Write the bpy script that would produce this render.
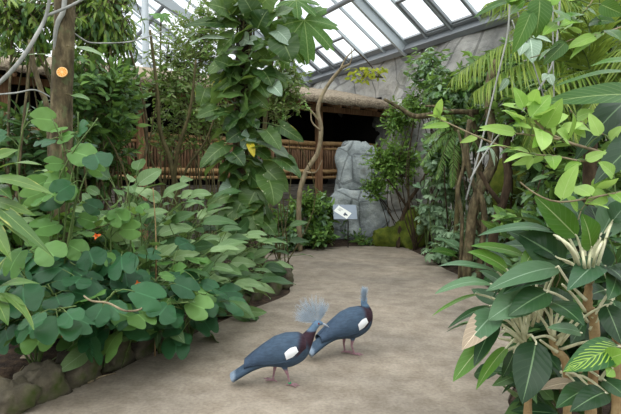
import bpy, math, random
import numpy as np
from mathutils import Vector, Matrix, noise

for o in list(bpy.data.objects):
    bpy.data.objects.remove(o)
S = bpy.context.scene
COL = S.collection
PI = math.pi

# ------------------------------------------------------------------ camera
F = 520.0
PITCH = math.radians(3.19)
CAMZ = 1.6
cam = bpy.data.cameras.new('camera')
cam.sensor_width = 36.0
cam.lens = 36.0 * F / 621.0
cam.clip_start = 0.05
cam.clip_end = 300
camo = bpy.data.objects.new('camera', cam)
COL.objects.link(camo)
camo.location = (0, 0, CAMZ)
camo.rotation_euler = (PI / 2 - PITCH, 0, 0)
S.camera = camo

# ------------------------------------------------------------------ world, sun, exposure
wd = bpy.data.worlds.new('overcast_sky')
S.world = wd
wd.use_nodes = True
wn, wl = wd.node_tree.nodes, wd.node_tree.links
wn.clear()
w_out = wn.new('ShaderNodeOutputWorld')
w_bg = wn.new('ShaderNodeBackground')
w_tc = wn.new('ShaderNodeTexCoord')
w_sep = wn.new('ShaderNodeSeparateXYZ')
w_ramp = wn.new('ShaderNodeValToRGB')
wl.new(w_tc.outputs['Generated'], w_sep.inputs[0])
wl.new(w_sep.outputs['Z'], w_ramp.inputs[0])
w_ramp.color_ramp.elements[0].position = 0.0
w_ramp.color_ramp.elements[0].color = (0.24, 0.26, 0.27, 1)
w_ramp.color_ramp.elements[1].position = 0.55
w_ramp.color_ramp.elements[1].color = (0.95, 0.98, 1.0, 1)
wl.new(w_ramp.outputs[0], w_bg.inputs[0])
w_bg.inputs[1].default_value = 2.5
wl.new(w_bg.outputs[0], w_out.inputs[0])

sun = bpy.data.lights.new('soft_daylight', 'SUN')
sun.energy = 1.2
sun.angle = math.radians(50)
sun.color = (1.0, 0.98, 0.94)
suno = bpy.data.objects.new('soft_daylight', sun)
COL.objects.link(suno)
suno.rotation_euler = (math.radians(28), math.radians(-14), 0)

S.view_settings.view_transform = 'Standard'
S.view_settings.look = 'None'
S.view_settings.gamma = 1
S.view_settings.use_curve_mapping = False
S.view_settings.exposure = 0.0


# ------------------------------------------------------------------ projection helpers (pixel of the photo + distance -> place)
def W(px, py, d):
    cx, cy = (px - 310.5) / F, -(py - 207.0) / F
    y = math.cos(PITCH) + cy * math.sin(PITCH)
    z = -math.sin(PITCH) + cy * math.cos(PITCH)
    k = d / y
    return np.array((cx * k, d, CAMZ + z * k))


def G(px, py, h=0.0):
    cx, cy = (px - 310.5) / F, -(py - 207.0) / F
    y = math.cos(PITCH) + cy * math.sin(PITCH)
    z = -math.sin(PITCH) + cy * math.cos(PITCH)
    k = (h - CAMZ) / z
    return np.array((cx * k, y * k, h))


def nrm(v):
    v = np.asarray(v, float)
    return v / np.maximum(np.linalg.norm(v, axis=-1, keepdims=True), 1e-9)


def lin(r, g, b):
    f = lambda c: (c / 255 / 12.92) if c / 255 <= 0.04045 else ((c / 255 + 0.055) / 1.055) ** 2.4
    return (f(r), f(g), f(b), 1.0)


# ------------------------------------------------------------------ path outline (world) and the lie of the ground
def gp(x, y):
    p = G(x, y)
    return (p[0], p[1])


LEFT_EDGE = [(-2.75, -4.0), (-2.5, 1.5), gp(14, 414), gp(60, 394), gp(110, 374), gp(150, 354), gp(200, 331), gp(243, 312),
             gp(283, 297), gp(290, 289), gp(281, 276), gp(262, 260), (-1.9, 9.6), (-5.5, 7.4)]
FAR_EDGE = [(-6.0, 8.3), (-2.6, 10.6), gp(262, 251), gp(300, 249), gp(345, 246.5), gp(400, 245)]
RIGHT_EDGE = [gp(428, 258), gp(447, 270), (2.62, 7.2), (2.2, 5.2), (1.55, 3.9), gp(512, 414), (1.05, 1.6), (1.0, -4.0)]


def smooth_poly(pts, n=3):
    out = []
    P = [np.array(p, float) for p in pts]
    for i in range(len(P) - 1):
        p0, p1, p2, p3 = P[max(i - 1, 0)], P[i], P[i + 1], P[min(i + 2, len(P) - 1)]
        for k in range(n):
            t = k / n
            out.append(0.5 * ((2 * p1) + (p2 - p0) * t + (2 * p0 - 5 * p1 + 4 * p2 - p3) * t * t + (3 * p1 - p0 - 3 * p2 + p3) * t ** 3))
    out.append(P[-1])
    return out


PATH = smooth_poly(LEFT_EDGE) + smooth_poly(FAR_EDGE) + smooth_poly(RIGHT_EDGE)
PATH = np.array(PATH)


def path_dist(x, y):
    """signed distance to the path outline: negative inside"""
    a = PATH
    b = np.roll(PATH, -1, axis=0)
    p = np.array((x, y))
    ab = b - a
    t = np.clip(((p - a) * ab).sum(1) / np.maximum((ab ** 2).sum(1), 1e-9), 0, 1)
    d = np.sqrt((((a + ab * t[:, None]) - p) ** 2).sum(1)).min()
    c = (a[:, 1] > y) != (b[:, 1] > y)
    xi = a[:, 0] + (y - a[:, 1]) * ab[:, 0] / np.where(np.abs(ab[:, 1]) < 1e-9, 1e-9, ab[:, 1])
    inside = (np.sum(c & (x < xi)) % 2) == 1
    return -d if inside else d


def H(x, y):
    d = path_dist(x, y)
    if d < 0:
        return -0.035
    h = 0.15 * min(max(d - 0.2, 0) / 0.2, 1.0) if x < 1.0 and y < 9.5 else 0.05 * min(d / 0.3, 1)
    h += 0.20 * max(0.0, min((d - 0.25) / 2.0, 1.0))
    h += 0.05 * noise.noise((x * 1.3, y * 1.3, 0)) * min(d, 1)
    return h - 0.02


# ------------------------------------------------------------------ mesh builder
class MB:
    def __init__(self):
        self.V, self.Fc, self.UV, self.T, self.M = [], [], [], [], []
        self.n = 0

    def add(self, V, Fc, UV=None, T=0.5, mat=0):
        V = np.asarray(V, float).reshape(-1, 3)
        Fc = np.asarray(Fc, int).reshape(-1, 4)
        k = len(V)
        self.V.append(V)
        self.Fc.append(Fc + self.n)
        self.UV.append(np.zeros((k, 2)) if UV is None else np.asarray(UV, float).reshape(-1, 2))
        self.T.append(np.full(k, T, float) if np.isscalar(T) else np.asarray(T, float))
        self.M.append(np.full(len(Fc), mat, int))
        self.n += k

    def tube(self, pts, rad, sides=6, mat=0, T=0.5, wob=0.0, seed=0, caps=True):
        P = np.asarray(pts, float)
        n = len(P)
        R = np.full(n, rad, float) if np.isscalar(rad) else np.asarray(rad, float)
        if len(R) != n:
            R = np.interp(np.linspace(0, 1, n), np.linspace(0, 1, len(R)), R)
        tan = nrm(np.gradient(P, axis=0))
        ref = np.array((0, 0, 1.0)) if abs(tan[0][2]) < 0.9 else np.array((1.0, 0, 0))
        a = nrm(np.cross(tan[0], ref))
        rings = []
        rnd = np.random.RandomState(seed)
        ang = np.arange(sides) * 2 * PI / sides
        L = 0.0
        uvs = []
        for i in range(n):
            a = nrm(a - tan[i] * np.dot(a, tan[i]))
            b = np.cross(tan[i], a)
            r = R[i] * (1 + wob * (rnd.rand(sides) - 0.5) * 2)
            rings.append(P[i] + np.outer(np.cos(ang) * r, a) + np.outer(np.sin(ang) * r, b))
            if i:
                L += np.linalg.norm(P[i] - P[i - 1])
            uvs += [(k / sides, L) for k in range(sides)]
        V = np.concatenate(rings)
        Fc = [(i * sides + k, i * sides + (k + 1) % sides, (i + 1) * sides + (k + 1) % sides, (i + 1) * sides + k)
              for i in range(n - 1) for k in range(sides)]
        if caps:
            V = np.concatenate([V, P[:1], P[-1:]])
            uvs += [(0.5, 0), (0.5, L)]
            c0, c1 = n * sides, n * sides + 1
            b = (n - 1) * sides
            for k in range(0, sides, 2):
                Fc.append((c0, (k + 2) % sides, (k + 1) % sides, k))
                Fc.append((c1, b + k, b + (k + 1) % sides, b + (k + 2) % sides))
        self.add(V, Fc, uvs, T, mat)

    def box(self, c, size, ax=None, mat=0, T=0.5):
        """box about c; ax = 3 row vectors"""
        ax = np.eye(3) if ax is None else np.asarray(ax, float)
        h = np.asarray(size, float) / 2
        sg = [(-1, -1, -1), (1, -1, -1), (1, 1, -1), (-1, 1, -1), (-1, -1, 1), (1, -1, 1), (1, 1, 1), (-1, 1, 1)]
        V = [np.asarray(c, float) + sum(s * hh * a for s, hh, a in zip(q, h, ax)) for q in sg]
        Fc = [(0, 3, 2, 1), (4, 5, 6, 7), (0, 1, 5, 4), (1, 2, 6, 5), (2, 3, 7, 6), (3, 0, 4, 7)]
        # separate verts per face for UV
        VV, FF, UU = [], [], []
        for f in Fc:
            k = len(VV)
            VV += [V[i] for i in f]
            l1 = np.linalg.norm(V[f[1]] - V[f[0]])
            l2 = np.linalg.norm(V[f[3]] - V[f[0]])
            UU += [(0, 0), (l1, 0), (l1, l2), (0, l2)]
            FF.append((k, k + 1, k + 2, k + 3))
        self.add(VV, FF, UU, T, mat)

    def bar(self, p, q, w, h, up=(0, 0, 1), mat=0, T=0.5):
        p, q = np.asarray(p, float), np.asarray(q, float)
        d = nrm(q - p)
        s = nrm(np.cross(d, up))
        u = np.cross(s, d)
        self.box((p + q) / 2, (np.linalg.norm(q - p), w, h), (d, s, u), mat, T)

    def leaves(self, P, D, N, L, Wd, shape, bend=0.5, fold=0.2, wave=0.0, T=None, nt=6, nu=5, mat=0, seed=1):
        """a batch of leaf blades: base points P, growth directions D, upper-face normals N"""
        P = np.atleast_2d(np.asarray(P, float))
        n = len(P)
        D = nrm(np.broadcast_to(np.asarray(D, float), (n, 3)))
        N = np.broadcast_to(np.asarray(N, float), (n, 3))
        Sd = np.cross(D, N)
        bad = np.linalg.norm(Sd, axis=1) < 1e-4
        if bad.any():
            Sd = Sd.copy()
            Sd[bad] = np.cross(D[bad], (0.3, 0.9, 0.1))
        Sd = nrm(Sd)
        N = np.cross(Sd, D)
        L = np.broadcast_to(np.asarray(L, float), (n,))
        Wd = np.broadcast_to(np.asarray(Wd, float), (n,))
        bend = np.broadcast_to(np.asarray(bend, float), (n,))
        fold = np.broadcast_to(np.asarray(fold, float), (n,))
        rs = np.random.RandomState(seed)
        if T is None:
            T = rs.rand(n)
        T = np.broadcast_to(np.asarray(T, float), (n,))
        prof, along = SHAPES[shape]
        t = np.linspace(0, 1, nt)
        u = np.linspace(-1, 1, nu)
        tt, uu = np.meshgrid(t, u, indexing='ij')
        w = prof(tt)
        a = along(tt, uu)
        ph = rs.rand(n) * 6.28
        ang = bend[:, None, None] * a[None]
        b = np.where(np.abs(bend) < 1e-3, 1e-3, bend)[:, None, None]
        fwd = L[:, None, None] * np.sin(ang) / b
        dwn = -L[:, None, None] * (1 - np.cos(ang)) / b
        side = uu[None] * w[None] * Wd[:, None, None] / 2
        lift = np.abs(side) * fold[:, None, None]
        if wave:
            lift = lift + wave * Wd[:, None, None] * np.abs(uu[None]) * np.sin(tt[None] * 11 + ph[:, None, None] + np.sign(uu)[None])
        f2 = fwd + lift * np.sin(ang)
        d2 = dwn + lift * np.cos(ang)
        V = (P[:, None, None, :] + f2[..., None] * D[:, None, None, :] + d2[..., None] * N[:, None, None, :]
             + side[..., None] * Sd[:, None, None, :])
        q = []
        for i in range(nt - 1):
            for k in range(nu - 1):
                q.append((i * nu + k, i * nu + k + 1, (i + 1) * nu + k + 1, (i + 1) * nu + k))
        q = np.array(q)
        Fc = (q[None] + (np.arange(n) * nt * nu)[:, None, None]).reshape(-1, 4)
        uv = np.broadcast_to(np.stack([uu * 0.5 + 0.5, tt], -1)[None], (n, nt, nu, 2))
        TT = np.broadcast_to(T[:, None], (n, nt * nu)).reshape(-1)
        self.add(V.reshape(-1, 3), Fc, uv.reshape(-1, 2), TT, mat)

    def build(self, name, mats, parent=None, smooth=True, loc=None):
        if not isinstance(mats, (list, tuple)):
            mats = [mats]
        V = np.concatenate(self.V)
        Fc = np.concatenate(self.Fc)
        UV = np.concatenate(self.UV)
        T = np.concatenate(self.T)
        M = np.concatenate(self.M)
        org = np.zeros(3)
        if parent is not None:
            org = np.array(ORG[parent.name])
        elif loc is not None:
            org = np.asarray(loc, float)
        me = bpy.data.meshes.new(name)
        me.vertices.add(len(V))
        me.vertices.foreach_set('co', (V - org).ravel())
        me.loops.add(len(Fc) * 4)
        me.loops.foreach_set('vertex_index', Fc.ravel())
        me.polygons.add(len(Fc))
        me.polygons.foreach_set('loop_start', np.arange(len(Fc)) * 4)
        me.polygons.foreach_set('material_index', M)
        if smooth:
            me.polygons.foreach_set('use_smooth', np.ones(len(Fc), bool))
        uvl = me.uv_layers.new(name='UVMap')
        uvl.data.foreach_set('uv', UV[Fc.ravel()].ravel())
        at = me.attributes.new('tint', 'FLOAT', 'POINT')
        at.data.foreach_set('value', T)
        me.update(calc_edges=True)
        me.validate()
        for m in mats:
            me.materials.append(m)
        o = bpy.data.objects.new(name, me)
        COL.objects.link(o)
        if parent is not None:
            o.parent = parent
            ORG[o.name] = tuple(org)
        else:
            o.location = org
            ORG[o.name] = tuple(org)
        return o


ORG = {}


def thing(name, label, cat, loc, group=None):
    o = bpy.data.objects.new(name, None)
    COL.objects.link(o)
    o.empty_display_size = 0.1
    o.location = loc
    ORG[o.name] = tuple(float(c) for c in loc)
    return tag(o, label, cat, group)


def tag(o, label, cat, group=None, kind=None):
    o['label'] = label
    o['category'] = cat
    if group:
        o['group'] = group
    if kind:
        o['kind'] = kind
    return o


def struct(o, label, cat):
    return tag(o, label, cat, None, 'structure')


# leaf outlines: half-width(t), and how far along the blade the point (t,u) sits
def _p(f):
    return lambda t: np.maximum(f(np.clip(t, 0, 1)), 0.02)


straight = lambda t, u: t
SHAPES = {
    'lance': (_p(lambda t: np.sin(PI * t ** 0.8) ** 0.9 * (1 - 0.25 * t)), straight),
    'ovate': (_p(lambda t: np.sin(PI * t ** 0.62) ** 0.75), straight),
    'obovate': (_p(lambda t: np.sin(PI * t ** 1.15) ** 0.8), straight),
    'blade': (_p(lambda t: np.sin(PI * t ** 0.72) ** 0.8), straight),
    'heart': (_p(lambda t: np.sin(PI * np.clip(t * 0.93 + 0.07, 0, 1) ** 0.62) ** 0.62), lambda t, u: t - 0.22 * (1 - t) ** 2 * np.abs(u) ** 1.3),
    'bilobe': (_p(lambda t: np.clip(0.42 + 1.5 * t - 1.02 * t ** 2, 0, 1)),
               lambda t, u: t * (0.70 + 0.30 * np.sin(PI * np.clip(np.abs(u), 0, 1) ** 0.9) ** 0.8) - 0.14 * (1 - t) ** 2 * np.sin(PI * np.abs(u) * .8)),
    'split': (_p(lambda t: np.sin(PI * np.clip(t * 0.92 + 0.08, 0, 1) ** 0.6) ** 0.7 * (0.72 + 0.28 * np.sign(np.sin(t * 30)))), lambda t, u: t + 0.10 * np.abs(u) - 0.2 * (1 - t) ** 2 * np.abs(u)),
    'strip': (_p(lambda t: np.sin(PI * (0.12 + 0.88 * t) ** 0.7) ** 0.6), straight),
}


# ------------------------------------------------------------------ materials
def mat_new(name):
    m = bpy.data.materials.new(name)
    m.use_nodes = True
    nt = m.node_tree
    nt.nodes.clear()
    out = nt.nodes.new('ShaderNodeOutputMaterial')
    b = nt.nodes.new('ShaderNodeBsdfPrincipled')
    nt.links.new(b.outputs[0], out.inputs[0])
    return m, nt, b, out


def N_(nt, kind, **kw):
    n = nt.nodes.new(kind)
    for k, v in kw.items():
        setattr(n, k, v)
    return n


def math_(nt, op, a, b=None, c=None):
    n = N_(nt, 'ShaderNodeMath', operation=op)
    for i, v in enumerate((a, b, c)):
        if v is None:
            continue
        if isinstance(v, (int, float)):
            n.inputs[i].default_value = v
        else:
            nt.links.new(v, n.inputs[i])
    return n.outputs[0]


def mix_(nt, fac, a, b, mode='MIX'):
    n = N_(nt, 'ShaderNodeMix', data_type='RGBA', blend_type=mode)
    for sock, v in ((n.inputs[0], fac), (n.inputs[6], a), (n.inputs[7], b)):
        if isinstance(v, (int, float, tuple)):
            sock.default_value = v
        else:
            nt.links.new(v, sock)
    return n.outputs[2]


def leaf_mat(name, c1, c2, vein=None, veinfac=0.5, rough=0.38, trans=0.25, side_veins=0.35, nveins=9, edge=None, edge_amt=0.0,
             spots=None, spot_amt=0.0, stripes=None, back=None, spec=0.25):
    m, nt, b, out = mat_new(name)
    at = N_(nt, 'ShaderNodeAttribute', attribute_name='tint')
    uv = N_(nt, 'ShaderNodeUVMap')
    sep = N_(nt, 'ShaderNodeSeparateXYZ')
    nt.links.new(uv.outputs[0], sep.inputs[0])
    u = math_(nt, 'ABSOLUTE', math_(nt, 'SUBTRACT', sep.outputs[0], 0.5))       # 0 midrib .. 0.5 edge
    v = sep.outputs[1]
    base = mix_(nt, at.outputs['Fac'], c1, c2)
    tc = N_(nt, 'ShaderNodeTexCoord')
    nz = N_(nt, 'ShaderNodeTexNoise')
    nz.inputs['Scale'].default_value = 9
    nz.inputs['Detail'].default_value = 2
    nt.links.new(tc.outputs['Object'], nz.inputs[0])
    base = mix_(nt, math_(nt, 'MULTIPLY', nz.outputs[0], 0.5), base, tuple(x * 0.62 for x in c1[:3]) + (1,))
    vc = vein or tuple(min(1, x * 1.9 + 0.02) for x in c2[:3]) + (1,)
    mid = math_(nt, 'LESS_THAN', u, 0.022)
    sv = math_(nt, 'SINE', math_(nt, 'MULTIPLY', math_(nt, 'SUBTRACT', v, math_(nt, 'MULTIPLY', u, 0.5)), nveins * 6.283))
    svm = math_(nt, 'MULTIPLY', math_(nt, 'GREATER_THAN', sv, 0.93), side_veins)
    vf = math_(nt, 'MULTIPLY', math_(nt, 'MAXIMUM', mid, svm), veinfac)
    base = mix_(nt, vf, base, vc)
    if stripes:
        st = math_(nt, 'SINE', math_(nt, 'ADD', math_(nt, 'MULTIPLY', math_(nt, 'SUBTRACT', v, math_(nt, 'MULTIPLY', u, 0.9)), 60), math_(nt, 'MULTIPLY', nz.outputs[0], 9)))
        base = mix_(nt, math_(nt, 'MULTIPLY', math_(nt, 'GREATER_THAN', st, 0.55), math_(nt, 'LESS_THAN', u, 0.33)), base, stripes)
    if edge:
        n2 = N_(nt, 'ShaderNodeTexNoise')
        n2.inputs['Scale'].default_value = 5
        nt.links.new(tc.outputs['Object'], n2.inputs[0])
        e = math_(nt, 'MULTIPLY', math_(nt, 'SUBTRACT', math_(nt, 'ADD', math_(nt, 'MULTIPLY', u, 1.3), n2.outputs[0]), 1.16 - edge_amt), 6)
        cl = N_(nt, 'ShaderNodeClamp')
        nt.links.new(e, cl.inputs[0])
        base = mix_(nt, cl.outputs[0], base, edge)
    if spots:
        n3 = N_(nt, 'ShaderNodeTexNoise')
        n3.inputs['Scale'].default_value = 14
        nt.links.new(tc.outputs['Object'], n3.inputs[0])
        base = mix_(nt, math_(nt, 'GREATER_THAN', n3.outputs[0], 0.72 - spot_amt), base, spots)
    geo = N_(nt, 'ShaderNodeNewGeometry')
    bk = back or tuple(x * 1.25 + 0.01 for x in c2[:3]) + (1,)
    base = mix_(nt, math_(nt, 'MULTIPLY', geo.outputs['Backfacing'], 0.45), base, bk)
    nt.links.new(base, b.inputs['Base Color'])
    b.inputs['Roughness'].default_value = rough
    b.inputs['Specular IOR Level'].default_value = spec
    bump = N_(nt, 'ShaderNodeBump')
    bump.inputs['Strength'].default_value = 0.06
    bump.inputs['Distance'].default_value = 0.01
    nt.links.new(math_(nt, 'ADD', math_(nt, 'MULTIPLY', sv, 0.5), math_(nt, 'MULTIPLY', mid, -1.0)), bump.inputs['Height'])
    nt.links.new(bump.outputs[0], b.inputs['Normal'])
    tr = N_(nt, 'ShaderNodeBsdfTranslucent')
    bright = mix_(nt, 0.5, base, (0.30, 0.42, 0.05, 1))
    nt.links.new(bright, tr.inputs[0])
    ms = N_(nt, 'ShaderNodeMixShader')
    ms.inputs[0].default_value = trans
    nt.links.new(b.outputs[0], ms.inputs[1])
    nt.links.new(tr.outputs[0], ms.inputs[2])
    nt.links.new(ms.outputs[0], out.inputs[0])
    return m


def noisy_mat(name, cols, scale=4, detail=6, rough=0.85, bump=0.4, stretch=(1, 1, 1), coord='Object', dist=0.03, pos=None, spec=0.3, moss=None, moss_amt=0.0, vor=0.0):
    m, nt, b, out = mat_new(name)
    tc = N_(nt, 'ShaderNodeTexCoord')
    mp = N_(nt, 'ShaderNodeMapping')
    mp.inputs['Scale'].default_value = stretch
    nt.links.new(tc.outputs[coord], mp.inputs[0])
    nz = N_(nt, 'ShaderNodeTexNoise')
    nz.inputs['Scale'].default_value = scale
    nz.inputs['Detail'].default_value = detail
    nz.inputs['Roughness'].default_value = 0.62
    nt.links.new(mp.outputs[0], nz.inputs[0])
    rp = N_(nt, 'ShaderNodeValToRGB')
    els = rp.color_ramp.elements
    ps = pos or [0.3 + 0.4 * i / max(1, len(cols) - 1) for i in range(len(cols))]
    els[0].position, els[0].color = ps[0], cols[0]
    els[1].position, els[1].color = ps[-1], cols[-1]
    for q, c in list(zip(ps, cols))[1:-1]:
        e = els.new(q)
        e.color = c
    nt.links.new(nz.outputs[0], rp.inputs[0])
    c = rp.outputs[0]
    hgt = nz.outputs[0]
    if vor:
        vo = N_(nt, 'ShaderNodeTexVoronoi', feature='DISTANCE_TO_EDGE')
        vo.inputs['Scale'].default_value = vor
        nt.links.new(mp.outputs[0], vo.inputs[0])
        crack = math_(nt, 'LESS_THAN', vo.outputs['Distance'], 0.025)
        c = mix_(nt, math_(nt, 'MULTIPLY', crack, 0.5), c, tuple(x * 0.4 for x in cols[0][:3]) + (1,))
        hgt = math_(nt, 'SUBTRACT', hgt, math_(nt, 'MULTIPLY', crack, 0.3))
    if moss:
        n2 = N_(nt, 'ShaderNodeTexNoise')
        n2.inputs['Scale'].default_value = scale * 0.7
        n2.inputs['Detail'].default_value = 4
        nt.links.new(tc.outputs[coord], n2.inputs[0])
        e = math_(nt, 'MULTIPLY', math_(nt, 'SUBTRACT', n2.outputs[0], 0.62 - moss_amt), 7)
        cl = N_(nt, 'ShaderNodeClamp')
        nt.links.new(e, cl.inputs[0])
        c = mix_(nt, cl.outputs[0], c, moss)
    nt.links.new(c, b.inputs['Base Color'])
    b.inputs['Roughness'].default_value = rough
    b.inputs['Specular IOR Level'].default_value = spec
    bp = N_(nt, 'ShaderNodeBump')
    bp.inputs['Strength'].default_value = bump
    bp.inputs['Distance'].default_value = dist
    nt.links.new(hgt, bp.inputs['Height'])
    nt.links.new(bp.outputs[0], b.inputs['Normal'])
    return m


def plain_mat(name, col, rough=0.5, metal=0.0, spec=0.5):
    m, nt, b, out = mat_new(name)
    b.inputs['Base Color'].default_value = col
    b.inputs['Roughness'].default_value = rough
    b.inputs['Metallic'].default_value = metal
    b.inputs['Specular IOR Level'].default_value = spec
    return m


M = {}
M['soil'] = noisy_mat('dark_soil', [lin(28, 22, 18), lin(58, 46, 36), lin(86, 70, 54)], 14, 8, 0.95, 0.8)
M['rock'] = noisy_mat('grey_rock', [lin(116, 116, 114), lin(164, 162, 156), lin(194, 190, 182)], 1.3, 9, 0.9, 0.9, dist=0.2, moss=lin(98, 98, 76), moss_amt=0.02, vor=0.8)
M['pillar_rock'] = noisy_mat('damp_grey_rock', [lin(96, 104, 106), lin(150, 158, 158), lin(184, 190, 188)], 2.2, 9, 0.85, 0.9, dist=0.14, moss=lin(66, 66, 44), moss_amt=0.02, vor=1.3)
M['moss_rock'] = noisy_mat('mossy_rock', [lin(48, 60, 18), lin(80, 92, 26), lin(108, 112, 40)], 5, 8, 0.95, 0.8, moss=lin(70, 64, 44), moss_amt=-0.02)
M['edging'] = noisy_mat('edging_stone', [lin(52, 48, 40), lin(88, 82, 68), lin(120, 112, 94)], 5, 8, 0.9, 0.8, dist=0.03, moss=lin(62, 74, 30), moss_amt=0.08)
M['bark'] = noisy_mat('bark', [lin(52, 46, 32), lin(88, 78, 56), lin(134, 122, 92)], 15, 8, 0.9, 1.0, (1, 1, 0.4), moss=lin(92, 98, 66), moss_amt=0.07)
M['dark_bark'] = noisy_mat('dark_bark', [lin(34, 26, 18), lin(62, 50, 36), lin(92, 78, 58)], 8, 8, 0.95, 1.0, (1, 1, 0.4), moss=lin(58, 66, 34), moss_amt=0.0)
M['pale_bark'] = noisy_mat('pale_bark', [lin(92, 82, 64), lin(138, 124, 98), lin(168, 154, 126)], 9, 6, 0.85, 0.6, (1, 1, 0.4), moss=lin(110, 106, 70), moss_amt=0.02)
M['grey_bark'] = noisy_mat('grey_liana_bark', [lin(110, 112, 106), lin(150, 152, 146), lin(176, 176, 170)], 9, 6, 0.85, 0.6, (1, 1, 0.4))
M['twig'] = noisy_mat('olive_twig', [lin(66, 60, 36), lin(104, 96, 62)], 9, 4, 0.8, 0.4)
M['green_stem'] = noisy_mat('green_stem', [lin(70, 92, 46), lin(112, 132, 76)], 9, 4, 0.6, 0.3)
M['pale_stem'] = noisy_mat('pale_petiole', [lin(146, 150, 112), lin(200, 198, 164), lin(222, 218, 190)], 10, 4, 0.5, 0.3, pos=[0.25, 0.5, 0.75])
M['cane'] = noisy_mat('cane_stem', [lin(104, 76, 48), lin(146, 122, 84), lin(176, 156, 114)], 9, 5, 0.7, 0.5)
M['wood'] = noisy_mat('weathered_timber', [lin(92, 66, 46), lin(134, 100, 72), lin(158, 124, 92)], 6, 6, 0.8, 0.5, (6, 6, 0.6))
M['rail'] = noisy_mat('bamboo_rail', [lin(120, 90, 56), lin(168, 134, 92), lin(188, 158, 112)], 5, 6, 0.7, 0.3)
M['picket'] = noisy_mat('reed_picket', [lin(86, 62, 44), lin(126, 96, 72), lin(152, 122, 94)], 7, 6, 0.85, 0.5, (5, 5, 0.5))
M['grey_wood'] = noisy_mat('grey_planks', [lin(66, 62, 58), lin(102, 96, 88), lin(128, 120, 110)], 6, 7, 0.9, 0.6, (0.6, 0.6, 6))
M['shaded_inside'] = noisy_mat('shade_toned_hut_boards', [lin(22, 19, 17), lin(38, 33, 29)], 5, 5, 0.95, 0.3, (4, 4, 0.5))  # shade of the hut interior is put into this near-black board colour
M['thatch'] = noisy_mat('thatch_straw', [lin(96, 84, 70), lin(150, 136, 116), lin(190, 176, 154)], 6, 9, 0.95, 1.0, (1.2, 5, 5), dist=0.05)
M['steel'] = plain_mat('painted_steel', lin(176, 184, 188), 0.45, 0.0)
M['steel_dark'] = plain_mat('grey_gutter_steel', lin(128, 132, 136), 0.5, 0.0)

# concrete path: worn buff wash with blotches, fine grain and brushed ripples
m, nt, b, out = mat_new('buff_concrete')
tc = N_(nt, 'ShaderNodeTexCoord')
n1 = N_(nt, 'ShaderNodeTexNoise'); n1.inputs['Scale'].default_value = 0.9; n1.inputs['Detail'].default_value = 5
n2 = N_(nt, 'ShaderNodeTexNoise'); n2.inputs['Scale'].default_value = 4.5; n2.inputs['Detail'].default_value = 8; n2.inputs['Roughness'].default_value = 0.7
n3 = N_(nt, 'ShaderNodeTexNoise'); n3.inputs['Scale'].default_value = 38; n3.inputs['Detail'].default_value = 3
mp = N_(nt, 'ShaderNodeMapping'); mp.inputs['Scale'].default_value = (1, 1, 1); mp.inputs['Rotation'].default_value = (0, 0, 0.35)
nt.links.new(tc.outputs['Object'], mp.inputs[0])
nt.links.new(mp.outputs[0], n1.inputs[0]); nt.links.new(mp.outputs[0], n2.inputs[0]); nt.links.new(tc.outputs['Object'], n3.inputs[0])
r1 = N_(nt, 'ShaderNodeValToRGB')
r1.color_ramp.elements[0].position = 0.34; r1.color_ramp.elements[0].color = lin(138, 129, 117)
r1.color_ramp.elements[1].position = 0.66; r1.color_ramp.elements[1].color = lin(166, 154, 138)
nt.links.new(n1.outputs[0], r1.inputs[0])
r2 = N_(nt, 'ShaderNodeValToRGB')
r2.color_ramp.elements[0].position = 0.36; r2.color_ramp.elements[0].color = lin(200, 195, 188)
r2.color_ramp.elements[1].position = 0.62; r2.color_ramp.elements[1].color = (1, 1, 1, 1)
nt.links.new(n2.outputs[0], r2.inputs[0])
c = mix_(nt, 0.8, r1.outputs[0], r2.outputs[0], 'MULTIPLY')
r3 = N_(nt, 'ShaderNodeValToRGB')
r3.color_ramp.elements[0].position = 0.3; r3.color_ramp.elements[0].color = (0.7, 0.7, 0.7, 1)
r3.color_ramp.elements[1].position = 0.6; r3.color_ramp.elements[1].color = (1, 1, 1, 1)
nt.links.new(n3.outputs[0], r3.inputs[0])
c = mix_(nt, 0.75, c, r3.outputs[0], 'MULTIPLY')
nt.links.new(c, b.inputs['Base Color'])
b.inputs['Roughness'].default_value = 0.75
b.inputs['Specular IOR Level'].default_value = 0.3
bp = N_(nt, 'ShaderNodeBump'); bp.inputs['Strength'].default_value = 0.35; bp.inputs['Distance'].default_value = 0.03
nt.links.new(n2.outputs[0], bp.inputs['Height']); nt.links.new(bp.outputs[0], b.inputs['Normal'])
M['path'] = m

# greenhouse glass: mostly clear with a thin reflection
m, nt, b, out = mat_new('roof_glass')
nt.nodes.remove(b)
tr = N_(nt, 'ShaderNodeBsdfTransparent'); tr.inputs[0].default_value = (0.96, 0.98, 0.98, 1)
gl = N_(nt, 'ShaderNodeBsdfGlossy'); gl.inputs['Roughness'].default_value = 0.05
ms = N_(nt, 'ShaderNodeMixShader'); ms.inputs[0].default_value = 0.05
nt.links.new(tr.outputs[0], ms.inputs[1]); nt.links.new(gl.outputs[0], ms.inputs[2]); nt.links.new(ms.outputs[0], out.inputs[0])
M['glass'] = m

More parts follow.
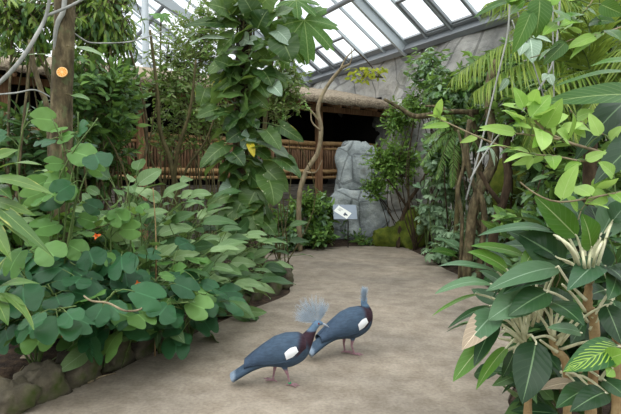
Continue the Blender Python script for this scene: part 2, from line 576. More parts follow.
# leaves
LM = {}
LM['bauhinia'] = leaf_mat('bluish_two_lobed_leaf', lin(30, 72, 42), lin(54, 104, 64), rough=0.42, trans=0.2, side_veins=0.1, nveins=4, veinfac=0.3)
LM['bauhinia_light'] = leaf_mat('light_two_lobed_leaf', lin(84, 130, 62), lin(122, 164, 92), rough=0.45, trans=0.35, side_veins=0.1, nveins=4, veinfac=0.3)
LM['lance'] = leaf_mat('dull_green_lance_leaf', lin(76, 110, 62), lin(142, 168, 116), vein=lin(158, 178, 140), rough=0.42, trans=0.2, nveins=10)
LM['lance_dark'] = leaf_mat('dark_lance_leaf', lin(36, 68, 36), lin(84, 118, 68), vein=lin(110, 140, 96), rough=0.4, trans=0.2, nveins=10)
LM['striped'] = leaf_mat('yellow_edged_strap_leaf', lin(62, 98, 46), lin(104, 136, 66), vein=lin(150, 170, 96), rough=0.42, trans=0.22, side_veins=0.2, edge=lin(176, 178, 96), edge_amt=0.02)
LM['pothos'] = leaf_mat('climbing_pothos_leaf', lin(40, 72, 34), lin(96, 126, 66), vein=lin(150, 170, 110), rough=0.36, trans=0.3, nveins=6, edge=lin(196, 178, 70), edge_amt=-0.08, spots=lin(170, 176, 140), spot_amt=0.0)
LM['pothos_yellow'] = leaf_mat('yellowing_pothos_leaf', lin(176, 152, 34), lin(206, 190, 60), rough=0.45, trans=0.35, nveins=6, edge=lin(140, 96, 40), edge_amt=-0.04)
LM['fig'] = leaf_mat('narrow_fig_leaf', lin(84, 118, 42), lin(156, 180, 88), rough=0.35, trans=0.35, side_veins=0.0)
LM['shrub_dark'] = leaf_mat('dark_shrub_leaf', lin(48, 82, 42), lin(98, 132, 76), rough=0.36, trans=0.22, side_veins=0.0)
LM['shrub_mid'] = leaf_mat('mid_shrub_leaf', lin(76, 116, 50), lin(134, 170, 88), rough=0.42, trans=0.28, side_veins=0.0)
LM['fine'] = leaf_mat('fine_olive_leaf', lin(84, 104, 54), lin(140, 154, 98), rough=0.45, trans=0.28, side_veins=0.0)
LM['grey_green'] = leaf_mat('grey_green_leaf', lin(92, 124, 90), lin(154, 180, 144), rough=0.42, trans=0.2, side_veins=0.2, nveins=6)
LM['creeper'] = leaf_mat('small_creeper_leaf', lin(76, 116, 44), lin(142, 176, 84), rough=0.42, trans=0.3, side_veins=0.0)
LM['light'] = leaf_mat('fresh_light_green_leaf', lin(124, 170, 66), lin(182, 216, 122), vein=lin(190, 214, 140), rough=0.4, trans=0.35, side_veins=0.3, nveins=7)
LM['palm'] = leaf_mat('palm_leaflet', lin(78, 114, 42), lin(150, 168, 76), rough=0.4, trans=0.35, side_veins=0.0, edge=lin(178, 166, 70), edge_amt=-0.05)
LM['big'] = leaf_mat('large_glossy_leaf', lin(48, 92, 34), lin(84, 130, 52), vein=lin(170, 190, 120), rough=0.35, trans=0.3, side_veins=0.4, nveins=10)
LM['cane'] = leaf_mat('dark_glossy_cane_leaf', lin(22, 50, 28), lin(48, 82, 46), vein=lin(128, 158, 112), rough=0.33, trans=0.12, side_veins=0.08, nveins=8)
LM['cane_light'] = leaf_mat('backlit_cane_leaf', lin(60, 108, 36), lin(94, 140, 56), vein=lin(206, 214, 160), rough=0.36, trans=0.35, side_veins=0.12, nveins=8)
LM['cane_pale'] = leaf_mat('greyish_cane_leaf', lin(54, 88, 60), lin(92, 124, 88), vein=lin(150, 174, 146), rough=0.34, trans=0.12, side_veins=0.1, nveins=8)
LM['cane_striped'] = leaf_mat('yellow_streaked_cane_leaf', lin(30, 72, 36), lin(48, 94, 46), vein=lin(150, 180, 90), rough=0.32, trans=0.15, stripes=lin(150, 182, 74))
LM['dry'] = leaf_mat('dry_brown_leaf', lin(140, 124, 104), lin(178, 164, 142), rough=0.8, trans=0.04)
LM['silver'] = leaf_mat('silvery_leaf', lin(130, 156, 132), lin(172, 190, 168), rough=0.45, trans=0.2)
LM['yellow'] = leaf_mat('yellow_green_leaf', lin(150, 166, 40), lin(206, 200, 70), rough=0.45, trans=0.4, side_veins=0.0)
LM['fern'] = leaf_mat('fern_frond', lin(92, 132, 62), lin(150, 182, 108), rough=0.5, trans=0.3, side_veins=0.0)
M['bract'] = plain_mat('orange_bract', lin(222, 104, 34), 0.6)


# ================================================================== SETTING
def soil_grid():
    xs = np.concatenate([np.arange(-16, -5, 1.0), np.arange(-5, 5, 0.16), np.arange(5, 16.1, 1.0)])
    ys = np.concatenate([np.arange(-4, 1.5, 0.7), np.arange(1.5, 13.5, 0.16), np.arange(13.5, 40, 2.0)])
    V = [(x, y, H(x, y)) for y in ys for x in xs]
    nx = len(xs)
    Fc = [(j * nx + i, j * nx + i + 1, (j + 1) * nx + i + 1, (j + 1) * nx + i) for j in range(len(ys) - 1) for i in range(nx - 1)]
    mb = MB()
    mb.add(V, Fc)
    return mb.build('ground', M['soil'])


struct(soil_grid(), 'dark bare soil of the planting beds beside the path', 'ground')


def path_mesh():
    import bmesh
    bm = bmesh.new()
    vs = [bm.verts.new((x, y, 0.0)) for x, y in PATH]
    f = bm.faces.new(vs)
    if f.normal.z < 0:
        f.normal_flip()
    r = bmesh.ops.extrude_face_region(bm, geom=[f])
    for v in r['geom']:
        if isinstance(v, bmesh.types.BMVert):
            v.co.z = -0.12
    bmesh.ops.recalc_face_normals(bm, faces=bm.faces)
    bmesh.ops.triangulate(bm, faces=bm.faces)
    me = bpy.data.meshes.new('floor')
    bm.to_mesh(me)
    bm.free()
    me.materials.append(M['path'])
    o = bpy.data.objects.new('floor', me)
    COL.objects.link(o)
    return o


struct(path_mesh(), 'curving buff concrete footpath between the beds', 'path')

# ---- glass roof over the rear wall
RO = np.array((-0.4, 20.0, 5.25))
RW = np.array((0.4945, -0.8692, 0.0))      # along the wall, towards the viewer on the right
RN = np.array((-0.8692, -0.4945, 0.0))     # away from the wall
RU = nrm(RN + np.array((0, 0, 0.67)))      # up the slope
RL = math.sqrt(1 + 0.67 ** 2)
RK = np.cross(RW, RU)
RK = RK if RK[2] > 0 else -RK


def roof(t, s, off=0.0):
    return RO + RW * t + RN * s + np.array((0, 0, 0.67 * s)) + RK * off


ceil = bpy.data.objects.new('ceiling', None)
COL.objects.link(ceil)
ORG[ceil.name] = (0, 0, 0)
struct(ceil, 'sloping glasshouse roof of clear panes on grey steel beams', 'glass roof')
mull = [-9.9 + 0.9 * k for k in range(34)]
mull = [0.78 + 0.9 * k for k in range(-13, 20)]
SMAX = 7.5
for k in range(len(mull) - 1):
    mb = MB()
    a, c = mull[k] + 0.03, mull[k + 1] - 0.03
    mb.add([roof(a, 0.05), roof(c, 0.05), roof(c, SMAX), roof(a, SMAX)], [(0, 1, 2, 3)])
    mb.build('glass_pane', M['glass'], ceil, smooth=False)
for k, t in enumerate(mull):
    mb = MB()
    if (k - 13) % 6 == 0:
        mb.bar(roof(t, -0.1, -0.14), roof(t, SMAX, -0.12), 0.09, 0.24, RK)
        mb.bar(roof(t, -0.1, 0.0), roof(t, SMAX, 0.0), 0.22, 0.05, RK)
        mb.build('main_rafter', M['steel'], ceil, smooth=False)
    else:
        mb.bar(roof(t, 0, -0.02), roof(t, SMAX, -0.02), 0.045, 0.08, RK)
        mb.build('glazing_bar', M['steel'], ceil, smooth=False)
for s, r in ((1.73, 0.075), (4.4, 0.08), (7.45, 0.12)):
    mb = MB()
    mb.tube([roof(t, s, -0.22) for t in np.linspace(-11, 17, 6)], r, 8)
    mb.build('purlin', M['steel_dark'], ceil)
mb = MB()
mb.bar(roof(-11.5, -0.02, -0.10), roof(18, -0.02, -0.10), 0.16, 0.22, RK)
mb.bar(roof(-11.5, 0.12, 0.03), roof(18, 0.12, 0.03), 0.16, 0.07, RK)
mb.build('eaves_gutter', M['steel_dark'], ceil, smooth=False)
for k in (14, 15, 16, 20, 21, 25):                       # opening vents: a frame across a pane
    a, c = mull[k], mull[k + 1]
    mb = MB()
    s0, s1 = 0.12, (0.85 if k < 20 else 1.1)
    for s in (s0, s1):
        mb.bar(roof(a, s, 0.0), roof(c, s, 0.0), 0.07, 0.08, RK)
    for t in (a + 0.06, c - 0.06):
        mb.bar(roof(t, s0, 0.0), roof(t, s1, 0.0), 0.07, 0.08, RK)
    mb.build('vent_frame', M['steel_dark'], ceil, smooth=False)

# ---- rock wall below the eaves gutter
def rock_wall():
    nt_, nz_ = 110, 34
    ts = np.linspace(-1.5, 17.5, nt_)
    zs = np.linspace(-0.3, 5.28, nz_)
    V = []
    for z in zs:
        for t in ts:
            p = RO * np.array((1, 1, 0)) + RW * t + np.array((0, 0, z))
            b = 0.0
            q = Vector((t * 0.45, z * 0.6, 1.7))
            b += 0.9 * noise.noise(q) + 0.45 * noise.noise(q * 2.3) + 0.22 * abs(noise.noise(q * 5.0)) + 0.1 * noise.noise(q * 11)
            low = max(0, 1 - z / 4.2)
            out_ = (0.25 + 0.45 * b) * min(1, (5.28 - z) / 0.8 + 0.12) + 0.5 * low ** 2
            V.append(p + RN * (out_ - 0.15))
    Fc = [(j * nt_ + i, j * nt_ + i + 1, (j + 1) * nt_ + i + 1, (j + 1) * nt_ + i) for j in range(nz_ - 1) for i in range(nt_ - 1)]
    mb = MB()
    mb.add(V, Fc)
    o = mb.build('wall_back', M['rock'])
    return o


struct(rock_wall(), 'tall grey artificial rock wall under the glass roof', 'rock wall')

# ---- steel column behind the hut, upper left
mb = MB()
c0 = W(146, 60, 17.0)
mb.tube([(c0[0], 17, -0.1), (c0[0], 17, 9.5)], 0.11, 10)
so = mb.build('trim_1', M['steel'])
struct(so, 'grey steel column behind the hut roof', 'column')
mb = MB()
mb.bar(W(140, -14, 17), W(196, 22, 17.5), 0.22, 0.26)
so = mb.build('trim_2', M['steel'], smooth=False)
struct(so, 'grey steel beam sloping under the glass above the hut', 'beam')


# ================================================================== HUT
def hutp(s, b, z):
    """s along the front (0 at its left), b back from it, z up"""
    A = np.array((-7.0, 9.01))
    d = nrm(np.array((3.78, 2.6)))
    n = np.array((-d[1], d[0]))
    p = A + d * s + n * b
    return np.array((p[0], p[1], z))


def hut_s(px):
    """distance along the hut front seen at pixel column px"""
    k = (px - 310.5) / F
    d = nrm(np.array((3.78, 2.6)))
    # -7 + d0 s = k (9.01 + d1 s)
    return (k * 9.01 + 7.0) / (d[0] - k * d[1])


S_END = hut_s(388)
hd = nrm(np.array((3.78, 2.6, 0)))
hn = np.array((-hd[1], hd[0], 0))
hut = thing('thatched_hut', 'long thatched timber hut with a reed railing and dark open front', 'hut', hutp(S_END / 2, 1, 0))
S0 = -2.0


def hbox(mb, s0, s1, b0, b1, z0, z1, T=0.5, mat=0):
    mb.box((hutp(s0, b0, z0) + hutp(s1, b1, z1)) / 2, (s1 - s0, b1 - b0, z1 - z0), (hd, hn, (0, 0, 1)), mat, T)


mb = MB(); hbox(mb, S0, S_END, 0.25, 2.6, 1.06, 1.16); mb.build('deck', M['grey_wood'], hut, smooth=False)
mb = MB(); hbox(mb, S0, S_END, 0.30, 0.42, -0.1, 1.30)
for z in np.arange(0.05, 1.3, 0.2):
    hbox(mb, S0, S_END, 0.27, 0.31, z, z + 0.185)
mb.build('plank_base', M['grey_wood'], hut, smooth=False)
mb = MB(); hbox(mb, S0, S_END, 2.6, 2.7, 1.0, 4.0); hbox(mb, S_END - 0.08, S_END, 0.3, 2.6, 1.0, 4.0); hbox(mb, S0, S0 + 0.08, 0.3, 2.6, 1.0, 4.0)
mb.build('inner_wall', M['shaded_inside'], hut, smooth=False)
mb = MB(); hbox(mb, S0, S_END, -0.1, 2.7, 3.72, 3.76); mb.build('inner_ceiling', M['shaded_inside'], hut, smooth=False)

# roof: a thick sloping thatch slab with a ragged eave
rs = np.random.RandomState(5)
ns, nb = 160, 14
V, UV = [], []
ss = np.linspace(S0 - 0.4, S_END + 0.55, ns)
for j, bb in enumerate(np.linspace(-0.62, 1.9, nb)):
    for s in ss:
        z = 3.66 + (bb + 0.62) * 0.27 + 0.05 * noise.noise((s * 1.1, bb * 2, 3)) + 0.035 * noise.noise((s * 6, bb * 3, 1))
        if j == 0:
            z -= 0.05 * rs.rand()
        V.append(hutp(s, bb, z + 0.03)); UV.append((s, bb))
top = len(V)
for j, bb in enumerate(np.linspace(-0.60, 1.9, nb)):
    for s in ss:
        z = 3.50 + (bb + 0.6) * 0.25 + 0.04 * noise.noise((s * 3, bb * 2, 9))
        V.append(hutp(s, bb, z)); UV.append((s, bb))
Fc = [(j * ns + i, j * ns + i + 1, (j + 1) * ns + i + 1, (j + 1) * ns + i) for j in range(nb - 1) for i in range(ns - 1)]
Fc += [(top + a, top + d, top + c, top + b) for a, b, c, d in Fc]
Fc += [(top + i, top + i + 1, i + 1, i) for i in range(ns - 1)]
e = ns - 1
Fc += [(j * ns + e, top + j * ns + e, top + (j + 1) * ns + e, (j + 1) * ns + e) for j in range(nb - 1)]
mb = MB(); mb.add(V, Fc, UV)
mb.build('thatch_roof', M['thatch'], hut)
fr = MB()
for i in range(900):
    s = S0 - 0.3 + (S_END - S0 + 0.8) * rs.rand()
    p = hutp(s, -0.60 + 0.05 * rs.rand(), 3.55 + 0.2 * rs.rand())
    d = nrm(-hn * 0.5 + np.array((0, 0, -0.8)) + 0.25 * rs.randn(3))
    fr.tube([p, p + d * (0.05 + 0.09 * rs.rand())], [0.006, 0.003], 3, T=rs.rand(), caps=False)
fr.build('thatch_fringe', M['thatch'], hut)
mb = MB(); hbox(mb, S0, S_END, -0.02, 0.10, 3.38, 3.52); mb.build('eaves_beam', M['wood'], hut, smooth=False)
for px, w in ((8, 0.15), (143, 0.17), (232, 0.15), (320, 0.15)):
    s = hut_s(px)
    mb = MB(); hbox(mb, s - w / 2, s + w / 2, -0.02, 0.13, -0.1, 3.5)
    mb.build('post', M['wood'], hut, smooth=False)
for k, s in enumerate(np.arange(0.4, S_END, 0.62)):
    mb = MB(); mb.tube([hutp(s, -0.55, 3.47), hutp(s, 1.8, 4.02)], 0.05, 7)
    mb.build('rafter_pole', M['wood'], hut)
zr, zl = 2.54, 1.78
for z, r in ((zr, 0.062), (zl, 0.062), (zr - 0.14, 0.03), (zl - 0.16, 0.04)):
    mb = MB(); mb.tube([hutp(s, 0.16, z + 0.012 * math.sin(s * 2)) for s in np.linspace(S0, S_END - 0.3, 30)], r, 8)
    mb.build('rail', M['rail'], hut)
s = S0
pk = 0
pic = []
mbs = MB()
while s < S_END - 0.3:
    w = 0.05 + 0.03 * rs.rand()
    mb = MB(); mb.tube([hutp(s, 0.19 + 0.015 * rs.rand(), zl - 0.12), hutp(s + 0.01 * rs.randn(), 0.19, (zl + zr) / 2), hutp(s + 0.01 * rs.randn(), 0.19, zr + 0.0)], w / 2, 6, T=rs.rand())
    if pk < 95 and s > hut_s(140):
        mb.build('picket', M['picket'], hut); pk += 1
    else:
        mbs.V += mb.V; mbs.UV += mb.UV; mbs.T += mb.T; mbs.M += mb.M
        for f in mb.Fc:
            mbs.Fc.append(f + mbs.n)
        mbs.n += mb.n
    s += w + 0.012
tag_ = mbs.build('reed_infill', M['picket'], hut)
tag_['kind'] = 'stuff'


# ================================================================== ROCKS
def blob(name, c, r, mat, label, cat, seed, group=None, rough=0.28, flat=0.0, freq=1.6, n=(26, 18), power=0.8, parent=None):
    """a weathered stone: superellipsoid pushed in and out by layered noise"""
    nu, nv = n
    V = []
    c = np.asarray(c, float)
    r = np.asarray(r, float)
    off = Vector((seed * 3.1, seed * 1.7, seed * 0.7))
    for j in range(nv):
        th = -PI / 2 + PI * j / (nv - 1)
        for i in range(nu):
            ph = 2 * PI * i / nu
            sp = lambda x: math.copysign(abs(x) ** power, x)
            d = np.array((sp(math.cos(th)) * sp(math.cos(ph)), sp(math.cos(th)) * sp(math.sin(ph)), sp(math.sin(th))))
            q = Vector(d * freq) + off
            k = 1 + rough * noise.noise(q) + rough * 0.5 * noise.noise(q * 2.4) - rough * 0.35 * abs(noise.noise(q * 4.7)) + rough * 0.12 * noise.noise(q * 11)
            V.append(d * r * k)
    Fc = [(j * nu + i, j * nu + (i + 1) % nu, (j + 1) * nu + (i + 1) % nu, (j + 1) * nu + i) for j in range(nv - 1) for i in range(nu)]
    mb = MB()
    mb.add(np.array(V) + c, Fc)
    o = mb.build(name, mat, loc=c)
    return tag(o, label, cat, group)


rp = blob('rock_block', W(357, 176, 13.6), (0.60, 0.50, 0.86), M['pillar_rock'], 'rounded grey rock block on a damp wider rock, right of the hut railing', 'rock', 5, rough=0.2, n=(54, 44), power=0.55, freq=1.2)
rb = blob('lower_rock', W(364, 224, 13.3), (0.95, 0.55, 0.80), M['pillar_rock'], 'x', 'x', 8, rough=0.3, n=(54, 40), power=0.55)
del rb['label'], rb['category']
rb.parent = rp
rb.location = rb.location - rp.location
blob('rock_outcrop', W(412, 178, 12.85), (0.60, 0.30, 1.72), M['rock'], 'tall grey rock outcrop draped with small-leaved creeper', 'rock', 11, rough=0.35, n=(54, 44), power=0.6)
blob('mossy_boulder', W(391, 239, 12.2), (0.44, 0.2, 0.28), M['moss_rock'], 'low bright green mossy boulder where the path ends', 'boulder', 21, rough=0.3, n=(34, 22))
blob('mossy_boulder', W(413, 231, 12.0), (0.36, 0.26, 0.50), M['moss_rock'], 'taller green mossy boulder to the right of the low one', 'boulder', 24, rough=0.3, n=(34, 22))
blob('mossy_boulder', W(324, 226, 12.4), (0.22, 0.2, 0.38), M['moss_rock'], 'olive mossy boulder half hidden left of the small sign', 'boulder', 27, rough=0.3, n=(30, 20))
blob('mossy_boulder', W(515, 197, 9.0), (0.40, 0.34, 0.85), M['moss_rock'], 'mossy rock behind the brown lianas on the right', 'boulder', 29, rough=0.3, n=(30, 20))

# edging stones along the left bed: (px, py of the base centre), half length, half height
EDGE = [(16, 412, .17, .10, 'pale squarish edging stone nearest the bottom left corner'),
        (48, 397, .16, .115, 'round-topped edging stone second from the bottom left corner'),
        (84, 381, .17, .12, 'flat mossy edging stone third from the bottom left corner'),
        (117, 365, .15, .12, 'brown edging stone under the lowest hanging two-lobed leaf'),
        (141, 354, .14, .11, 'edging stone fifth from the bottom left, in leaf shade'),
        (164, 343, .13, .11, 'edging stone sixth from the bottom left, under drooping leaves'),
        (186, 333, .13, .10, 'edging stone seventh along the left bed'),
        (206, 324, .13, .11, 'edging stone eighth along the left bed'),
        (224, 315, .12, .10, 'mossy green edging stone ninth along the left bed'),
        (240, 308, .13, .09, 'low edging stone tenth along the left bed'),
        (255, 299, .15, .11, 'wide flat edging stone before the tip of the left bed'),
        (273, 293, .14, .12, 'chunky edging stone just short of the tip of the left bed'),
        (287, 286.5, .13, .14, 'rounded edging stone at the outer tip of the left bed'),
        (286, 278, .13, .12, 'edging stone just behind the tip of the left bed'),
        (276, 270, .12, .09, 'farthest edging stone behind the tip of the left bed')]
for i, (px, py, hl, hh, lab) in enumerate(EDGE):
    p = G(px, py)
    px2 = EDGE[min(i + 1, len(EDGE) - 1)]
    px1 = EDGE[max(i - 1, 0)]
    a = G(px2[0], px2[1]) - G(px1[0], px1[1])
    inw = nrm(np.array((-a[1], a[0], 0)))
    o = blob('edging_stone', p + inw * 0.05 + np.array((0, 0, hh * 0.75)), (hl * 1.02, 0.135, hh * 1.25), M['edging'], lab, 'stone', 40 + i, 'edging stones of the left bed', rough=0.35, power=0.62, n=(26, 18), freq=1.4)
    o.rotation_euler = (0.1 * math.sin(i * 2), 0.12 * math.cos(i * 3), math.atan2(a[1], a[0]) + 0.15 * math.sin(i * 5))
blob('ground_rock', G(196, 300) + np.array((-0.2, 0, .2)), (.16, .12, .12), M['edging'], 'small rock lying on the soil behind the edging stones', 'stone', 77)
blob('brown_stone', G(455, 262), (.2, .15, .14), M['edging'], 'brown stone at the right path edge under the arum leaves', 'stone', 79)

# ================================================================== SIGN
sp = G(348, 247.5)
sign = thing('plant_sign', 'small tilted blue-grey information sign on a thin post at the path end', 'sign', sp)
mb = MB()
ctr = W(345, 212, sp[1] - 0.03)
mb.tube([(sp[0], sp[1], -0.05), (sp[0], sp[1], ctr[2] - 0.12), (sp[0], sp[1] - 0.0, ctr[2] - 0.01)], 0.014, 8)
mb.build('post', plain_mat('sign_post_metal', lin(66, 64, 60), 0.5, 0.3), sign)
tilt = math.radians(52)
sx = nrm(np.array((1.0, 0.12, -0.06)))
sn = nrm(np.array((0.05, -math.sin(tilt), math.cos(tilt))))
sx = nrm(sx - sn * np.dot(sx, sn))
sy = np.cross(sn, sx)
mb = MB(); mb.box(ctr, (0.54, 0.40, 0.014), (sx, sy, sn))
pan = mb.build('panel', plain_mat('sign_panel', lin(132, 144, 158), 0.35), sign, smooth=False)
mb = MB()
an = math.radians(-38)
lx, ly = sx * math.cos(an) + sy * math.sin(an), -sx * math.sin(an) + sy * math.cos(an)
pc = ctr - sx * 0.055 - sy * 0.01 + sn * 0.0095
mb.box(pc, (0.36, 0.20, 0.004), (lx, ly, sn))
sh = mb.build('paper_sheet', plain_mat('white_paper', lin(236, 238, 232), 0.6), pan, smooth=False)
mb = MB()
V = []
for k in range(24):
    a = 2 * PI * k / 24
    r = 0.038 * (1 + 0.28 * math.sin(3 * a + 1) + 0.15 * math.sin(7 * a))
    V.append(pc + lx * (0.085 + r * 1.2 * math.cos(a)) + ly * (-0.015 + r * math.sin(a)) + sn * 0.003)
Vc = pc + lx * 0.085 - ly * 0.015 + sn * 0.003
mb.add(V + [Vc], [(24, k, (k + 1) % 24, (k + 2) % 24) for k in range(0, 24, 2)])
mb.tube([pc - lx * 0.13 + ly * 0.045 + sn * 0.003, pc - lx * 0.02 + ly * 0.045 + sn * 0.003], 0.004, 4)
mb.tube([pc - lx * 0.13 + ly * 0.015 + sn * 0.003, pc - lx * 0.05 + ly * 0.015 + sn * 0.003], 0.003, 4)
mb.tube([pc - lx * 0.13 - ly * 0.01 + sn * 0.003, pc - lx * 0.05 - ly * 0.01 + sn * 0.003], 0.003, 4)
mb.build('printed_picture', plain_mat('print_ink', lin(52, 66, 84), 0.6), sign, smooth=False)


# ================================================================== BIRDS
def attr_mat(name, rough=0.75, bump=True, spec=0.25):
    m, nt, b, out = mat_new(name)
    at = N_(nt, 'ShaderNodeAttribute', attribute_name='col')
    tc = N_(nt, 'ShaderNodeTexCoord')
    nz = N_(nt, 'ShaderNodeTexNoise'); nz.inputs['Scale'].default_value = 60; nz.inputs['Detail'].default_value = 3
    mp = N_(nt, 'ShaderNodeMapping'); mp.inputs['Scale'].default_value = (0.35, 1, 1)
    nt.links.new(tc.outputs['Object'], mp.inputs[0]); nt.links.new(mp.outputs[0], nz.inputs[0])
    r = N_(nt, 'ShaderNodeValToRGB')
    r.color_ramp.elements[0].position = 0.3; r.color_ramp.elements[0].color = (0.72, 0.72, 0.74, 1)
    r.color_ramp.elements[1].position = 0.65; r.color_ramp.elements[1].color = (1.08, 1.08, 1.08, 1)
    nt.links.new(nz.outputs[0], r.inputs[0])
    nt.links.new(mix_(nt, 1.0, at.outputs['Color'], r.outputs[0], 'MULTIPLY'), b.inputs['Base Color'])
    b.inputs['Roughness'].default_value = rough
    b.inputs['Specular IOR Level'].default_value = spec
    bp = N_(nt, 'ShaderNodeBump'); bp.inputs['Strength'].default_value = 0.5; bp.inputs['Distance'].default_value = 0.006
    nt.links.new(nz.outputs[0], bp.inputs['Height']); nt.links.new(bp.outputs[0], b.inputs['Normal'])
    return m


BM = attr_mat('slate_plumage')
CM = plain_mat('pale_blue_crest', lin(172, 188, 202), 0.8, 0, 0.2)
WM = plain_mat('white_wing_feathers', lin(228, 230, 232), 0.75, 0, 0.2)
KM = plain_mat('grey_bill', lin(150, 158, 168), 0.45)
EM = plain_mat('dark_red_eye', lin(110, 18, 20), 0.2)
GM = plain_mat('green_leg_ring', lin(40, 150, 96), 0.4)

C_BLUE, C_DK, C_MAR, C_HEAD = np.array(lin(62, 80, 98)[:3]), np.array(lin(56, 72, 92)[:3]), np.array(lin(52, 33, 42)[:3]), np.array(lin(98, 124, 148)[:3])
C_LEG, C_TIP = np.array(lin(150, 116, 122)[:3]), np.array(lin(164, 180, 196)[:3])


def sstep(a, b, x):
    t = np.clip((x - a) / (b - a), 0, 1)
    return t * t * (3 - 2 * t)


def loft(rings, side=20):
    V, Fc = [], []
    C = np.array([r[0] for r in rings], float)
    tan = nrm(np.gradient(C, axis=0))
    a = np.arange(side) * 2 * PI / side
    for (c, ry, rz, yaw), t in zip(rings, tan):
        s = np.array((-math.sin(yaw), math.cos(yaw), 0))
        u = nrm(np.cross(t, s))
        s = nrm(np.cross(u, t))
        V.append(np.asarray(c) + np.outer(np.cos(a) * ry, s) + np.outer(np.sin(a) * rz, u))
    n = len(rings)
    V = np.concatenate(V)
    Fc = [(i * side + k, i * side + (k + 1) % side, (i + 1) * side + (k + 1) % side, (i + 1) * side + k) for i in range(n - 1) for k in range(side)]
    return V, Fc


def resample(rings, m=4):
    """Catmull-Rom through the ring table"""
    A = np.array([list(r[0]) + [r[1], r[2], r[3]] for r in rings], float)
    out = []
    for i in range(len(A) - 1):
        p0, p1, p2, p3 = A[max(i - 1, 0)], A[i], A[i + 1], A[min(i + 2, len(A) - 1)]
        for k in range(m):
            t = k / m
            out.append(0.5 * (2 * p1 + (p2 - p0) * t + (2 * p0 - 5 * p1 + 4 * p2 - p3) * t ** 2 + (3 * p1 - p0 - 3 * p2 + p3) * t ** 3))
    out.append(A[-1])
    return [((a[0], a[1], a[2]), max(a[3], 0.0025), max(a[4], 0.0025), a[5]) for a in out]


